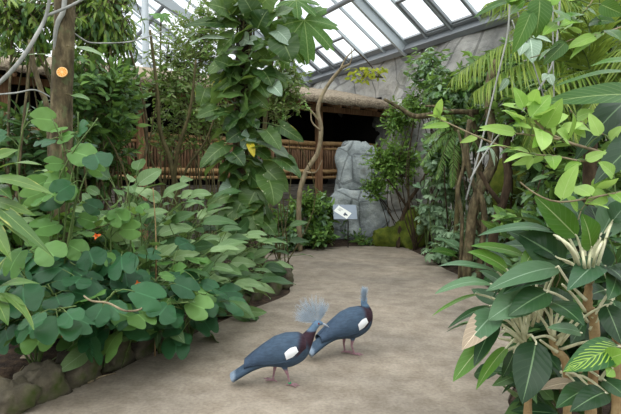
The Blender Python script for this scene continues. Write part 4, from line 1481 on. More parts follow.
# tall fine-leaved thicket between the hut post and the pothos pillar
for i, (px, py, d, rx, rz, nt_, lab) in enumerate((
        (176, 78, 9.0, .55, 1.0, 190, 'tall olive thicket of fine leaves left of the leafy pillar'),
        (205, 40, 9.6, .6, 1.0, 200, 'upper part of fine-leaved thicket close behind the leafy pillar'),
        (208, 120, 8.8, .5, .7, 90, 'wiry fine-leaved shrub in front of the reed railing'),
        (282, 86, 9.2, .50, .75, 190, 'fine-leaved shrub behind the right side of the leafy pillar'),
        (168, 140, 9.0, .4, .5, 40, 'sparse wiry shrub beside the left hut post'))):
    bush('fine_shrub', lab, 'shrub', W(px, py, d), (rx, .5, rz), nt_, 11, ['fine', 'fine', 'shrub_mid'], .085, .42, 'ovate', stems=9, stem_r=.012, twig=.34, shell=.25, nt=4, nu=3, outw=.4, up=.4)
woody('forked_shrub', 'forked olive stems rising before the reed railing', 'shrub',
      [([W(178, 238, 8.2) * np.array((1, 1, 0)), W(176, 200, 8.2), W(170, 160, 8.2), W(160, 130, 8.2), W(157, 90, 8.2), W(150, 30, 8.2)], [.045, .04, .03, .02]),
       ([W(173, 190, 8.2), W(178, 150, 8.1), W(190, 110, 8.1), W(196, 60, 8.1)], [.035, .028, .016]),
       ([W(176, 205, 8.2), W(186, 170, 8.1), W(206, 140, 8.1), W(220, 100, 8.1)], [.022, .018, .012]),
       ([W(176, 215, 8.2), W(160, 180, 8.3), W(148, 150, 8.3), W(142, 110, 8.3)], [.022, .018, .012])], 'twig')

# ------------------------------------------------------------------ centre: pillar tree clad in pothos
pb = W(241, 250, 7.2)
pil = thing('pothos_clad_tree', 'dark tree trunk clad top to bottom in large climbing pothos leaves', 'tree', (pb[0], 7.2, ground(pb[0], 7.2)))
mb = MB()
mb.tube(curve([np.array((pb[0], 7.2, 0)), W(241, 200, 7.2), W(240, 140, 7.2), W(243, 80, 7.2), W(246, 20, 7.2), W(247, -40, 7.2)], 40), [.12, .10, .095, .09], 14, wob=.08, seed=9)
mb.build('trunk', M['dark_bark'], pil)
mb = MB()
for k in range(6):
    a0 = k * 1.05
    mb.tube([W(241 + 6 * (q / 20), 245 - q * 14, 7.2) + .115 * np.array((math.cos(a0 + q * .16), math.sin(a0 + q * .16), 0)) for q in range(21)], .014, 6)
mb.build('vine_stems', M['twig'], pil)
POTHOS = [  # px, py of leaf base, tip px, py, width px, kind
    (243, 62, 217, 74, 24, 0), (248, 78, 221, 96, 26, 0), (240, 92, 216, 98, 20, 0), (228, 60, 208, 74, 16, 0), (232, 70, 230, 90, 16, 0), (225, 80, 212, 92, 13, 1),
    (222, 38, 190, 44, 10, 3), (226, 24, 184, 26, 12, 0), (218, 30, 188, 38, 16, 0), (236, 20, 214, 14, 14, 0), (252, 50, 265, 44, 18, 0), (250, 40, 266, 48, 12, 3),
    (258, 28, 268, 10, 26, 0), (270, 20, 296, 8, 24, 0), (276, 30, 291, 46, 16, 3), (282, 40, 292, 62, 28, 0), (262, 70, 272, 86, 20, 0), (268, 60, 290, 64, 22, 0),
    (268, 72, 286, 82, 14, 0), (256, 80, 268, 98, 16, 0), (244, 96, 250, 112, 18, 0), (254, 104, 240, 118, 20, 0), (240, 118, 228, 132, 20, 0), (256, 114, 248, 128, 18, 0),
    (224, 112, 204, 122, 14, 0), (214, 110, 196, 118, 10, 1), (262, 116, 268, 108, 12, 1), (250, 144, 254, 157, 7, 2), (232, 152, 244, 166, 18, 0), (224, 146, 200, 168, 16, 0),
    (218, 160, 202, 168, 10, 3), (240, 160, 224, 182, 20, 0), (262, 146, 296, 166, 26, 0), (276, 158, 300, 178, 24, 0), (280, 126, 304, 142, 12, 0), (262, 166, 288, 192, 24, 0),
    (250, 174, 262, 186, 18, 0), (268, 178, 274, 206, 26, 0), (256, 190, 244, 216, 26, 0), (246, 196, 236, 214, 22, 0), (236, 188, 226, 206, 18, 0), (262, 200, 270, 224, 22, 0),
    (230, 196, 206, 206, 14, 0), (240, 206, 218, 226, 20, 0), (252, 210, 258, 232, 22, 0), (246, 30, 232, 44, 20, 0), (252, 12, 240, -6, 20, 0), (262, 4, 284, -12, 24, 0),
    (236, 46, 222, 56, 20, 0), (256, 60, 244, 76, 18, 0), (250, 90, 262, 80, 16, 0), (238, 78, 224, 68, 18, 0), (266, 130, 280, 150, 18, 0), (256, 150, 270, 160, 18, 0),
    (236, 104, 222, 100, 16, 0), (246, 118, 258, 130, 16, 0), (240, 132, 226, 142, 16, 0), (252, 160, 266, 172, 18, 0), (244, 180, 230, 172, 16, 0), (250, 200, 262, 212, 20, 0),
    (230, 66, 214, 60, 14, 1), (228, 10, 208, 4, 20, 0), (240, 6, 224, -10, 22, 0), (264, 40, 276, 54, 20, 0), (272, 84, 282, 96, 14, 3), (232, 220, 220, 240, 18, 0), (262, 220, 276, 236, 18, 0)]
rs = np.random.RandomState(17)
KIND = ['pothos', 'pothos', 'pothos_yellow', 'silver']
for i, (bx, by, tx, ty, w, kd) in enumerate(POTHOS):
    side = 1 if tx > bx else -1
    dd = 7.05 - .12 * rs.rand() - .002 * abs(bx - 243)
    b = W(bx, by, dd)
    t = W(tx, ty, dd - .14 * rs.rand() - .03)
    s_ = np.array((W(242, by, 7.2)[0], 7.12, b[2] - .03))
    explicit_leaf(b, t, w * 1.12, KIND[kd], pil, 'heart', roll=rs.randn() * .5, droop=.5 + .5 * rs.rand(), fold=.12, facing=(side * .25, -.75, .6), seed=i + 50, pet=s_, pet_mat='green_stem', pr=.006, nt=9, nu=7, wave=.06,
                  extra='yellowed pothos leaf' if kd == 2 else None)
for i in range(60):
    by = -6 + 240 * rs.rand()
    sp_ = 34 if by < 110 else 20
    bx = 243 + sp_ * rs.randn() * .55
    sd = 1 if bx > 243 else -1
    if rs.rand() < .25:
        sd = -sd
    ln = 13 + 12 * rs.rand()
    tx, ty = bx + sd * ln * (.3 + .7 * rs.rand()), by + ln * (.1 + .9 * rs.rand())
    dd = 7.08 - .1 * rs.rand()
    b, t = W(bx, by, dd), W(tx, ty, dd - .12 * rs.rand())
    explicit_leaf(b, t, ln * (.8 + .3 * rs.rand()), 'pothos' if rs.rand() < .93 else 'silver', pil, 'heart', roll=rs.randn() * .7, droop=.4 + .8 * rs.rand(), fold=.05 + .3 * rs.rand(), facing=(sd * .3, -.6, .7), seed=i + 150,
                  pet=np.array((W(242, by, 7.2)[0], 7.14, b[2] - .04)), pet_mat='green_stem', pr=.005, nt=9, nu=7, wave=.08)
# a big lobed leaf tree, top right of the pillar
pp = thing('papaya_tree', 'young tree with big deeply lobed leaves overhanging the pillar from behind', 'tree', (W(262, 200, 8.0)[0], 8.0, ground(W(262, 200, 8.0)[0], 8.0)))
mb = MB(); mb.tube(curve([np.array((W(262, 200, 8.0)[0], 8.0, 0)), W(264, 140, 8.0), W(272, 60, 7.8), W(282, 0, 7.6), W(280, -40, 7.5)], 20), [.035, .03, .025], 8)
mb.build('trunk', M['twig'], pp)


def lobed_leaf(c, d, n, R, lm, root, seed, pet=None, lobes=7):
    rs = np.random.RandomState(seed)
    d, n = nrm(d), nrm(n)
    n = nrm(n - d * np.dot(d, n))
    s = np.cross(d, n)
    na, nr = 85, 6
    V, UV = [], []
    for i in range(na):
        a = -2.55 + 5.1 * i / (na - 1)
        lobe = abs(math.cos(a * lobes / 5.1 * PI * .98)) ** .55
        tooth = 1 + .07 * math.sin(a * 31) * lobe
        rr = R * (.34 + .66 * lobe * (1 - .16 * abs(a))) * tooth
        for j in range(nr):
            f = j / (nr - 1)
            r = rr * f
            V.append(c + (d * math.cos(a) + s * math.sin(a)) * r - n * (.28 * r * r / R) + n * .03 * R * math.sin(a * lobes * 1.2) * f)
            UV.append((.5 + .45 * math.sin(a * lobes / 5.1 * PI) * f, f))
    mb = MB()
    mb.add(V, [(i * nr + j, (i + 1) * nr + j, (i + 1) * nr + j + 1, i * nr + j + 1) for i in range(na - 1) for j in range(nr - 1)], UV, rs.rand())
    if pet is not None:
        mb.tube(curve([pet, (np.asarray(pet) + c) / 2 + UP * .05, c], 6), [.01, .007], 6, mat=1)
    mb.build('leaf', [LM[lm], M['green_stem']], root)


for i, (cx, cy, tx, ty, Rp, lm) in enumerate(((304, 20, 310, 54, 42, 'big'), (288, 40, 284, 66, 30, 'big'), (296, 0, 318, 10, 26, 'big'), (268, 14, 262, -6, 22, 'big'), (282, 76, 290, 92, 14, 'pothos'))):
    c = W(cx, cy, 7.2)
    lobed_leaf(c, W(tx, ty, 7.0) - c, (.1, -.8, .55), Rp / F * 7.2, lm, pp, i, W(284, cy - 5, 7.7))
lt = thing('papaya_seedling', 'small lobed leaves on a thin stem below the glass, upper left', 'plant', W(160, 260, 9.8) * np.array((1, 1, 0)))
mb = MB(); mb.tube(curve([np.array((W(162, 200, 9.8)[0], 9.8, 0)), W(160, 120, 9.8), W(161, 20, 9.8)], 12), .015, 6); mb.build('stem', M['twig'], lt)
for i, (cx, cy, tx, ty, Rp) in enumerate(((162, 17, 152, 12, 12), (163, 14, 172, 20, 11), (140, 20, 150, 14, 8))):
    c = W(cx, cy, 9.6)
    lobed_leaf(c, W(tx, ty, 9.5) - c, (.1, -.5, .8), Rp / F * 9.6, 'bauhinia_light', lt, i + 20, W(161, cy + 6, 9.8))

# ------------------------------------------------------------------ left bed: lance-leaved clumps (spread over the bed)
LANCE = [(118, 196, 5.2, 'tall pale lance-leaved clump right of the orange trunk'), (142, 205, 5.6, 'pale lance-leaved clump before the left hut post'),
         (168, 214, 6.0, 'broad lance-leaved clump in the middle of the left bed'), (196, 214, 6.8, 'lance-leaved clump left of the pothos pillar'),
         (150, 232, 5.0, 'dense lance-leaved clump above the two-lobed leaves'), (186, 238, 5.6, 'low lance-leaved clump left of the bed tip'),
         (214, 232, 6.3, 'lance-leaved clump in front of the pothos pillar'), (240, 250, 6.9, 'lance-leaved clump near the outer tip of the left bed'),
         (258, 266, 7.4, 'last small lance-leaved clump at the tip of the left bed'), (222, 262, 6.0, 'dark lance-leaved clump above the edging stones'),
         (188, 250, 5.4, 'arching lance-leaved clump by the two-lobed shrub'), (228, 274, 6.5, 'low clump with leaves over the tip edging stones'),
         (90, 200, 5.4, 'pale lance-leaved clump just behind the orange trunk'), (262, 228, 8.2, 'lance-leaved clump behind the pothos pillar by the far path'),
         (132, 186, 6.2, 'upright lance-leaved clump right under the left hut post'), (160, 190, 6.6, 'tall lance-leaved clump before the grey hut planks'),
         (188, 196, 7.0, 'tall lance-leaved clump beside the forked olive stems'), (212, 204, 7.4, 'lance-leaved clump just left of the pothos trunk foot'), (176, 206, 6.2, 'pale lance-leaved clump behind the middle of the left bed')]
for i, (px, py, d, lab) in enumerate(LANCE):
    c = W(px, py, d)
    h = max(c[2] - ground(c[0], c[1]), .15)
    PK = .62 if 9 <= i <= 11 else 1
    lm = ['lance', 'lance', 'lance_dark'] if i not in (9, 10, 11, 13, 17) else ['lance_dark', 'lance', 'lance_dark']
    clump('lance_leaved_plant', lab, 'plant', (c[0], d), 26 if i < 8 or i > 13 else 20, lm, (.32 if d < 6.5 else .28) * (.75 if i in (8, 11) else 1), .42, 'blade', face=(0, -.8, .2), pet=(h * .45 * PK, h * 1.0 * PK + .08), elev=(8, 82), bend=.7, fold=.2,
          group='lance-leaved plants of the left bed', pr=.005, tall=h * .25, stem_r=.014)

# two-lobed-leaf shrubs along the front of the bed
def bilobe_shrub(label, heads, base, nl, lm, L, seed, up=.8, face=.5, name='orchid_tree_shrub', spread=.20, group=None, parts=60):
    rs = np.random.RandomState(seed)
    b = np.array((base[0], base[1], ground(base[0], base[1]) - .03))
    root = thing(name, label, 'shrub', tuple(b), group)
    st = MB()
    k = 0
    mbf = MB()
    for hx in heads:
        h = np.asarray(hx, float)
        m_ = (b + h) / 2 + np.array((rs.randn() * .1, rs.randn() * .1, .15 * abs(h[2] - b[2]) + .05))
        pts = curve([b, m_, h], 10)
        st.tube(pts, [.009, .005], 6)
        for j in range(nl):
            f = .45 + .6 * (j + rs.rand()) / nl
            p = np.array(pts[min(int(f * 9), 9)])
            o = nrm(rs.randn(3) * np.array((1, .8, .45)) + (0, -.25, 0))
            q = p + o * spread * (.35 + .8 * rs.rand()) + UP * .03
            d = nrm(o * np.array((1, 1, .2)) - UP * (.02 + .38 * rs.rand()))
            n = nrm(UP * up + np.array((.05, -face, 0)) + rs.randn(3) * .28)
            l = L * (.7 + .5 * rs.rand())
            lmm = lm[rs.randint(len(lm))]
            mb = MB()
            mb.leaves(q, d, n, l, l * (1.0 + .15 * rs.rand()), 'bilobe', bend=.2 + .5 * rs.rand(), fold=-.15 + .22 * rs.rand(), wave=.03, T=rs.rand(), nt=9, nu=11, seed=rs.randint(1 << 30))
            mb.tube(curve([p, (p + q) / 2 + UP * .02, q + d * .01], 5), [.004, .003], 5, mat=1)
            mb.build('leaf', [LM[lmm], M['green_stem']], root)
    st.build('stems', M['green_stem'], root)
    return root


HE = [(35, 330, 3.5, 'bluish two-lobed shrub spilling over the edging stones, bottom left', [(10, 288), (34, 296), (60, 310), (20, 268), (48, 284), (76, 306)], 4.0),
      (100, 320, 3.8, 'bluish two-lobed shrub trailing over the fourth edging stone', [(85, 296), (106, 308), (122, 322), (92, 278), (116, 290), (136, 306)], 4.3),
      (160, 305, 4.2, 'bluish two-lobed shrub leaning out over the path midway along the bed', [(150, 282), (172, 290), (188, 302), (160, 304), (204, 294), (148, 312)], 4.7),
      (110, 258, 4.3, 'two-lobed shrub in front of the pale lance-leaved clumps', [(95, 250), (122, 252), (142, 264), (112, 274), (70, 262), (155, 280)], 4.7),
      (45, 262, 4.1, 'two-lobed shrub low beside the foot of the orange trunk', [(30, 250), (52, 262), (72, 280), (18, 266), (62, 240), (40, 285)], 4.5),
      (190, 282, 4.8, 'two-lobed shrub against the arching lance-leaved clump', [(180, 268), (200, 282), (214, 296), (190, 298), (168, 268)], 5.2)]
for i, (px, py, d, lab, hs, bd) in enumerate(HE):
    bx = W(px, py, bd)[0]
    bilobe_shrub(lab, [W(a, b_, d + .25 * math.sin(i * 3 + k * 2)) for k, (a, b_) in enumerate(hs)], (bx, bd), 7, ['bauhinia', 'bauhinia', 'bauhinia', 'bauhinia_light'] if i in (2, 5) else ['bauhinia'] * 6 + ['bauhinia_light'], .21 if d < 4.5 else .2, 300 + i,
                 group='two-lobed shrubs of the left bed')
bilobe_shrub('light green two-lobed vine climbing the orange trunk', [W(a, b_, 4.25) for a, b_ in ((28, 108), (52, 118), (78, 112), (98, 118), (62, 145), (72, 172), (96, 150), (60, 165))], (W(50, 300, 4.4)[0], 4.4), 4,
             ['bauhinia_light', 'bauhinia_light', 'bauhinia'], .18, 340, up=.45, face=.8, name='climbing_orchid_vine', spread=.15)
bilobe_shrub('light two-lobed sprig standing above the pale lance-leaved clumps', [W(a, b_, 4.5) for a, b_ in ((128, 185), (118, 200), (134, 192))], (W(128, 300, 4.7)[0], 4.7), 3,
             ['bauhinia_light'], .17, 341, up=.5, face=.8, name='orchid_sprig', spread=.13)

# strap-leaved plants at the left edge
def strap_plant(label, base, leaves, seed, group=None):
    root = thing('dracaena', label, 'plant', base, group)
    mb = MB(); mb.tube(curve([np.asarray(base) - UP * .03, (np.asarray(base) + W(*leaves[0][0])) / 2, W(*leaves[0][0])], 8), [.016, .012], 8)
    mb.build('stem', M['cane'], root)
    rs = np.random.RandomState(seed)
    for i, (b, t, w, dr) in enumerate(leaves):
        explicit_leaf(W(*b), W(*t), w, 'striped', root, 'lance', roll=rs.randn() * .3, droop=dr, fold=.2, facing=(.1, -.6, .8), seed=seed + i, wave=.05)


x_, y_ = W(-26, 330, 3.5)[0], 3.5
strap_plant('yellow-edged strap-leaved plant arching in from the left edge', (x_, y_, ground(x_, y_)),
            [((-8, 172, 3.5), (46, 166, 3.3), 12, .6), ((-8, 180, 3.5), (56, 196, 3.2), 15, .7), ((-8, 186, 3.5), (12, 200, 3.3), 18, .5), ((-6, 205, 3.5), (54, 258, 3.1), 16, .8),
             ((-6, 214, 3.5), (30, 246, 3.2), 14, .7), ((-8, 200, 3.5), (36, 216, 3.3), 14, .5), ((-10, 222, 3.5), (12, 262, 3.2), 18, .6), ((-10, 160, 3.6), (20, 150, 3.6), 14, .5)], 400)
x_, y_ = W(-26, 360, 3.1)[0], 3.15
strap_plant('second strap-leaved plant at the left edge near the bottom stones', (x_, y_, ground(x_, y_)),
            [((-4, 290, 3.1), (10, 252, 3.0), 14, .4), ((-2, 292, 3.1), (34, 330, 2.9), 14, .8), ((-4, 300, 3.1), (8, 326, 2.9), 18, .6), ((-2, 288, 3.1), (40, 284, 3.0), 13, .7), ((-6, 296, 3.1), (26, 306, 3.0), 12, .7)], 420)
bush('shrub', 'mixed leafy undergrowth shrub below the orange trunk', 'shrub', W(60, 245, 5.1), (.8, .45, .4), 70, 7, ['shrub_mid', 'lance_dark', 'shrub_dark'], .2, .42, 'lance', stems=6, shell=.3, nt=6, nu=5)
bush('shrub', 'mixed leafy undergrowth shrub in the shade at the left edge', 'shrub', W(8, 238, 4.6), (.6, .45, .4), 60, 7, ['shrub_mid', 'lance_dark', 'shrub_dark'], .2, .42, 'lance', stems=6, shell=.3, nt=6, nu=5)
bush('shrub', 'shadowed undergrowth shrub under the two-lobed shrubs', 'shrub', W(105, 300, 4.7), (.9, .4, .3), 60, 7, ['lance_dark', 'shrub_dark'], .18, .42, 'lance', stems=6, shell=.3, nt=6, nu=5)

# small orange flower bracts, a tan runner and litter in the left bed
for i, (px, py, d, lab) in enumerate(((113, 275, 3.95, 'small orange flower bract glimpsed among the two-lobed leaves, upper one'), (138, 284, 3.95, 'small orange flower bract lower right of the upper one'),
                                      (63, 333, 3.75, 'small orange flower bract low over the mossy edging stone'), (97, 236, 4.2, 'small orange-brown flower bract near the foot of the orange trunk'))):
    c = W(px, py, d)
    t = thing('flower_bract', lab, 'flower', c)
    r2 = np.random.RandomState(i)
    mb = MB(); mb.leaves([c] * 6, nrm(r2.randn(6, 3) + (0, -.5, .6)), nrm(r2.randn(6, 3) * .3 + (0, -.8, .5)), .035, .02, 'ovate', bend=.5, fold=.2, nt=5, nu=3)
    mb.build('petals', M['bract'], t)
    mb = MB(); mb.tube(curve([c, c + (0.02, .12, -.12), np.array((c[0] - .3, d + .4, ground(c[0] - .3, d + .4) - .02))], 8), [.004, .005], 5); mb.build('stalk', M['green_stem'], t)
woody('runner', 'tan woody runner lying over the two-lobed leaves', 'vine', [([W(84, 296, 3.5), W(92, 301, 3.4), W(108, 303, 3.35), W(126, 311, 3.35), W(142, 308, 3.6), W(136, 300, 4.2)], [.006, .007, .005])], 'pale_bark')
woody('dead_stalk', 'upright reddish dead stalk in the lance-leaved clumps', 'stalk', [([W(154, 300, 4.6) * np.array((1, 1, 0)), W(156, 246, 4.6), W(153, 188, 4.6)], [.007, .006, .004])], 'cane')
def on_ground(px, py):
    p = G(px, py, .1)
    p[2] = ground(p[0], p[1]) + .015
    return p
woody('fallen_twig', 'dry forked twig lying on the soil at the lower left edge', 'twig', [([on_ground(-6, 382), on_ground(14, 380), on_ground(32, 378)], [.012, .01, .006]), ([on_ground(10, 381), on_ground(24, 372)], [.006, .004])], 'pale_bark')
woody('fallen_twig', 'thin tan twig on the path beside the fourth edging stone', 'twig', [([G(88, 383, .012), G(100, 377, .012), G(116, 373, .012)], [.008, .007, .005])], 'pale_bark')
for i, (px, py, lab) in enumerate(((20, 366, 'curled dry leaf on the soil behind the bottom-left stones'), (44, 352, 'brown dry leaf on the soil above the second edging stone'), (6, 350, 'dry leaf on dark soil at the left edge'), (70, 352, 'dry leaf tucked behind the third edging stone'))):
    p = on_ground(px, py)
    mb = MB(); mb.leaves(p, (math.cos(i * 2), math.sin(i * 2), .25), (0, -.3, 1), .12, .06, 'ovate', bend=1.0, fold=.4, nt=7, nu=5)
    tag(mb.build('dry_leaf', LM['dry'], loc=p), lab, 'leaf')

# ------------------------------------------------------------------ far bed before the hut
for i, (px, py, d, rx, rz, lm, L, nt_, lab) in enumerate((
        (268, 228, 11.4, .38, .45, ['shrub_mid', 'shrub_dark'], .14, 70, 'rounded green shrub at the left end of the far bed'),
        (292, 224, 11.6, .40, .50, ['shrub_mid', 'grey_green'], .13, 80, 'leafy shrub in the far bed below the hut planks'),
        (306, 206, 11.8, .38, .40, ['creeper', 'shrub_mid'], .10, 90, 'small-leaved light shrub below the hut corner post'),
        (322, 212, 12.3, .34, .50, ['shrub_mid', 'grey_green'], .17, 60, 'broad-leaved shrub left of the small sign'),
        (314, 236, 11.7, .40, .24, ['shrub_dark', 'shrub_mid'], .13, 70, 'low dark shrub on the path edge left of the sign'),
        (280, 243, 11.2, .45, .20, ['shrub_dark', 'grey_green'], .12, 70, 'low creeping shrub along the far path edge'),
        (362, 240, 12.35, .25, .16, ['shrub_dark', 'shrub_mid'], .10, 24, 'low shrub just right of the sign post'),
        (346, 232, 13.0, .25, .26, ['grey_green', 'shrub_dark'], .12, 24, 'low shrub behind the sign post'))):
    bush('shrub', lab, 'shrub', W(px, py, d), (rx, .35, rz), nt_, 8, lm, L, .5, 'ovate', stems=7, stem_r=.010, twig=.22, shell=.35)

# bare branched tree by the hut
bt = thing('bare_tree', 'thin bare forked tree leaning up in front of the hut railing', 'tree', W(300, 200, 11.3) * np.array((1, 1, 0)))
mb = MB(); mb.tube(curve([W(300, 235, 11.3) * np.array((1, 1, 0)) , W(299, 200, 11.3), W(306, 172, 11.3), W(318, 152, 11.3), W(321, 128, 11.3), W(318, 108, 11.3), W(326, 88, 11.3), W(340, 70, 11.3), W(350, 64, 11.3)], 40), [.065, .055, .05, .045, .038, .025], 10, wob=.12, seed=3)
mb.build('trunk', M['pale_bark'], bt)
for k, (pts, r) in enumerate((([(320, 122), (314, 114), (309, 108)], .03), ([(320, 130), (312, 122), (311, 112)], .022), ([(340, 70), (346, 58), (354, 50)], .022), ([(350, 64), (352, 56), (351, 48)], .014), ([(306, 172), (316, 172), (322, 160)], .02))):
    mb = MB(); mb.tube(curve([W(a, b_, 11.3 - .04 * k) for a, b_ in pts], 8), [r, r * .5], 7, wob=.1, seed=k); mb.build('branch', M['pale_bark'], bt)
woody('twig_arc', 'thin dark twig arching down with yellow leaves before the rock wall', 'twig', [([W(354, 49, 11.2), W(366, 60, 11.2), W(376, 72, 11.2), W(383, 78, 11.2)], [.014, .010])], 'dark_bark')
yl = MB()
rs = np.random.RandomState(31)
root = thing('yellow_leaf_spray', 'spray of yellow-green leaves hanging before the grey rock wall', 'plant', W(370, 74, 11.1))
P = [W(349 + 36 * rs.rand(), 67 + 14 * rs.rand(), 11.05 + .2 * rs.rand()) for _ in range(60)]
yl.leaves(P, nrm(rs.randn(60, 3) * (1, .6, .4) - UP * .7), nrm(rs.randn(60, 3) * .4 + (0, -.8, .4)), .10 + .06 * rs.rand(60), .07, 'ovate', bend=.5, nt=5, nu=3, mat=0)
yl.build('foliage', LM['yellow'], root)
mb = MB()
for q in range(7):
    mb.tube(curve([W(383, 78, 11.2), W(372 - 3 * q, 70 + q, 11.15), W(352 + 4 * q, 72 + q * 1.5, 11.1)], 6), [.006, .004], 4)
mb.build('twigs', M['twig'], root)

# ------------------------------------------------------------------ creeper and plants on the rocks, right of the hut
bush('creeping_fig', 'small-leaved creeper tree spreading over the grey rock outcrop', 'shrub', W(394, 162, 12.0), (.66, .35, .62), 260, 9, ['creeper', 'creeper', 'shrub_mid'], .085, .55, 'ovate',
     base=(W(418, 240, 12.1)[0], 12.1), stems=3, stem_r=.014, twig=.3, shell=.2, stem_mat='dark_bark')
bush('creeping_fig', 'lower skirt of small-leaved creeper left of the outcrop foot', 'shrub', W(374, 186, 12.2), (.32, .25, .34), 70, 9, ['creeper', 'shrub_mid'], .08, .55, 'ovate', base=(W(396, 240, 12.4)[0], 12.45), stems=2, stem_r=.014, twig=.25, shell=.2, stem_mat='dark_bark')
bush('creeping_fig', 'creeper shrub clinging above the thatch corner on the rock', 'shrub', W(400, 118, 12.3), (.45, .25, .42), 110, 9, ['creeper', 'shrub_mid'], .085, .55, 'ovate', base=(W(424, 240, 12.3)[0], 12.4), stems=2, stem_r=.014, twig=.28, shell=.2, stem_mat='dark_bark')
woody('gnarled_branch', 'gnarled brown branch reaching left across the rock outcrop', 'branch',
      [([W(478, 112, 9.3), W(448, 112, 9.3), W(430, 115, 9.35), W(414, 116, 9.4), W(400, 108, 9.4), W(384, 99, 9.4)], [.05, .045, .05, .04, .025]), ([W(448, 112, 9.3), W(440, 107, 9.3), W(425, 106, 9.3)], [.03, .02]), ([W(400, 108, 9.4), W(392, 108, 9.4)], [.02, .012]),
       ([W(470, 112, 9.3), W(478, 150, 9.35), W(480, 200, 9.4), W(480, 250, 9.4) * np.array((1, 1, 0))], [.05, .06, .07])], 'bark')
woody('curving_trunk', 'slim dark trunk rising beside the mossy boulders through the creeper', 'tree',
      [([W(398, 246, 11.9) * np.array((1, 1, 0)), W(402, 220, 11.9), W(410, 200, 11.9), W(422, 182, 11.8), W(432, 160, 11.8)], [.05, .045, .03]),
       ([W(406, 206, 11.9), W(396, 190, 11.8), W(386, 178, 11.8)], [.03, .015])], 'dark_bark')
# upper right foliage over the wall
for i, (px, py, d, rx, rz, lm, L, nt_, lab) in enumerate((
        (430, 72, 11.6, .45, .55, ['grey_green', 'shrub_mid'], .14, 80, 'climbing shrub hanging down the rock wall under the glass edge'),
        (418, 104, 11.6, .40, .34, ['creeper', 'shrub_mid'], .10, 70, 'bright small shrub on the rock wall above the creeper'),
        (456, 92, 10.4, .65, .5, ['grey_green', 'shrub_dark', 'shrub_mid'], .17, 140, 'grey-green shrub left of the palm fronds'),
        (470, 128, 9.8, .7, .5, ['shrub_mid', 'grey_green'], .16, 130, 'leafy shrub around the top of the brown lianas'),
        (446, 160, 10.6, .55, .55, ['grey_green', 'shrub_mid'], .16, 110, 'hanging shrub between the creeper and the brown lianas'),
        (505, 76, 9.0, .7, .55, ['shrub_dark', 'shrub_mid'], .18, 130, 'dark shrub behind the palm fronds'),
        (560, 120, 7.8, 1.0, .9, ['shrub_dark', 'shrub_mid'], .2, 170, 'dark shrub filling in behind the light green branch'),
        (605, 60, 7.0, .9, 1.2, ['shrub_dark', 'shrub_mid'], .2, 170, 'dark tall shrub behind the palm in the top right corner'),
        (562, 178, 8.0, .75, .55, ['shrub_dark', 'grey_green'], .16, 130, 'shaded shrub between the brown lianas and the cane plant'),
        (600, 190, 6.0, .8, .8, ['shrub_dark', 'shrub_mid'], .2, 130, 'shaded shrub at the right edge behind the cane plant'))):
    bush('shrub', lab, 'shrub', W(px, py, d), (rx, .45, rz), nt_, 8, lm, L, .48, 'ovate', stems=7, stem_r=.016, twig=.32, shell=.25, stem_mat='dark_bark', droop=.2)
# grey-green umbrella plants on the right bank
for i, (px, py, d, rx, rz, n, L, lab) in enumerate((
        (438, 196, 10.6, .45, .55, 34, .20, 'umbrella plant beside the right-hand mossy boulder'),
        (452, 226, 10.0, .55, .45, 46, .17, 'dense umbrella plant at the right path edge'),
        (428, 216, 11.2, .36, .42, 26, .2, 'umbrella plant leaning over the mossy boulders'),
        (480, 232, 9.2, .60, .45, 46, .16, 'umbrella plant low behind the cane leaves'),
        (505, 208, 9.0, .55, .45, 44, .16, 'umbrella plant in front of the mossy rock'),
        (446, 250, 9.6, .42, .24, 34, .14, 'low umbrella plant spilling onto the right path edge'),
        (462, 180, 10.0, .5, .5, 34, .18, 'umbrella plant hanging left of the brown lianas'),
        (530, 205, 8.6, .5, .5, 34, .17, 'umbrella plant right of the brown lianas'))):
    umbrella_plant('umbrella_plant', lab, W(px, py, d), (rx, .4, rz), n, 'grey_green', L, stems=4, group='umbrella plants on the right bank')
# arum-like plant with big flat leaves near the path edge
ar = W(470, 250, 8.6)
clump('arum_plant', 'large-leaved arum by the right path edge behind the cane leaves', 'plant', (ar[0], 8.6), 9, ['big', 'grey_green'], .42, .6, 'heart', pet=(.35, .55), elev=(25, 75), bend=.6)
# fern fronds hanging on the right wall
fr_ = thing('tree_fern', 'pale arching fern fronds hanging from the right bank', 'fern', W(452, 120, 9.6) * np.array((1, 1, 0)))
f1, s1 = MB(), MB()
cr = W(456, 128, 9.5)
s1.tube(curve([cr * np.array((1, 1, 0)) - UP * .03, cr * np.array((1, 1, .5)) + (.05, 0, 0), cr], 12), [.05, .045], 9)
for i, (tx, ty) in enumerate(((420, 164), (424, 142), (436, 178), (444, 110), (474, 118), (480, 150), (424, 124), (452, 186))):
    t = W(tx, ty, 9.2)
    frond(f1, s1, [cr, (cr + t) / 2 + UP * .12, t], 26, .17, .02, seed=i, sag=.4)
f1.build('fronds', LM['fern'], fr_); s1.build('stems', M['twig'], fr_)
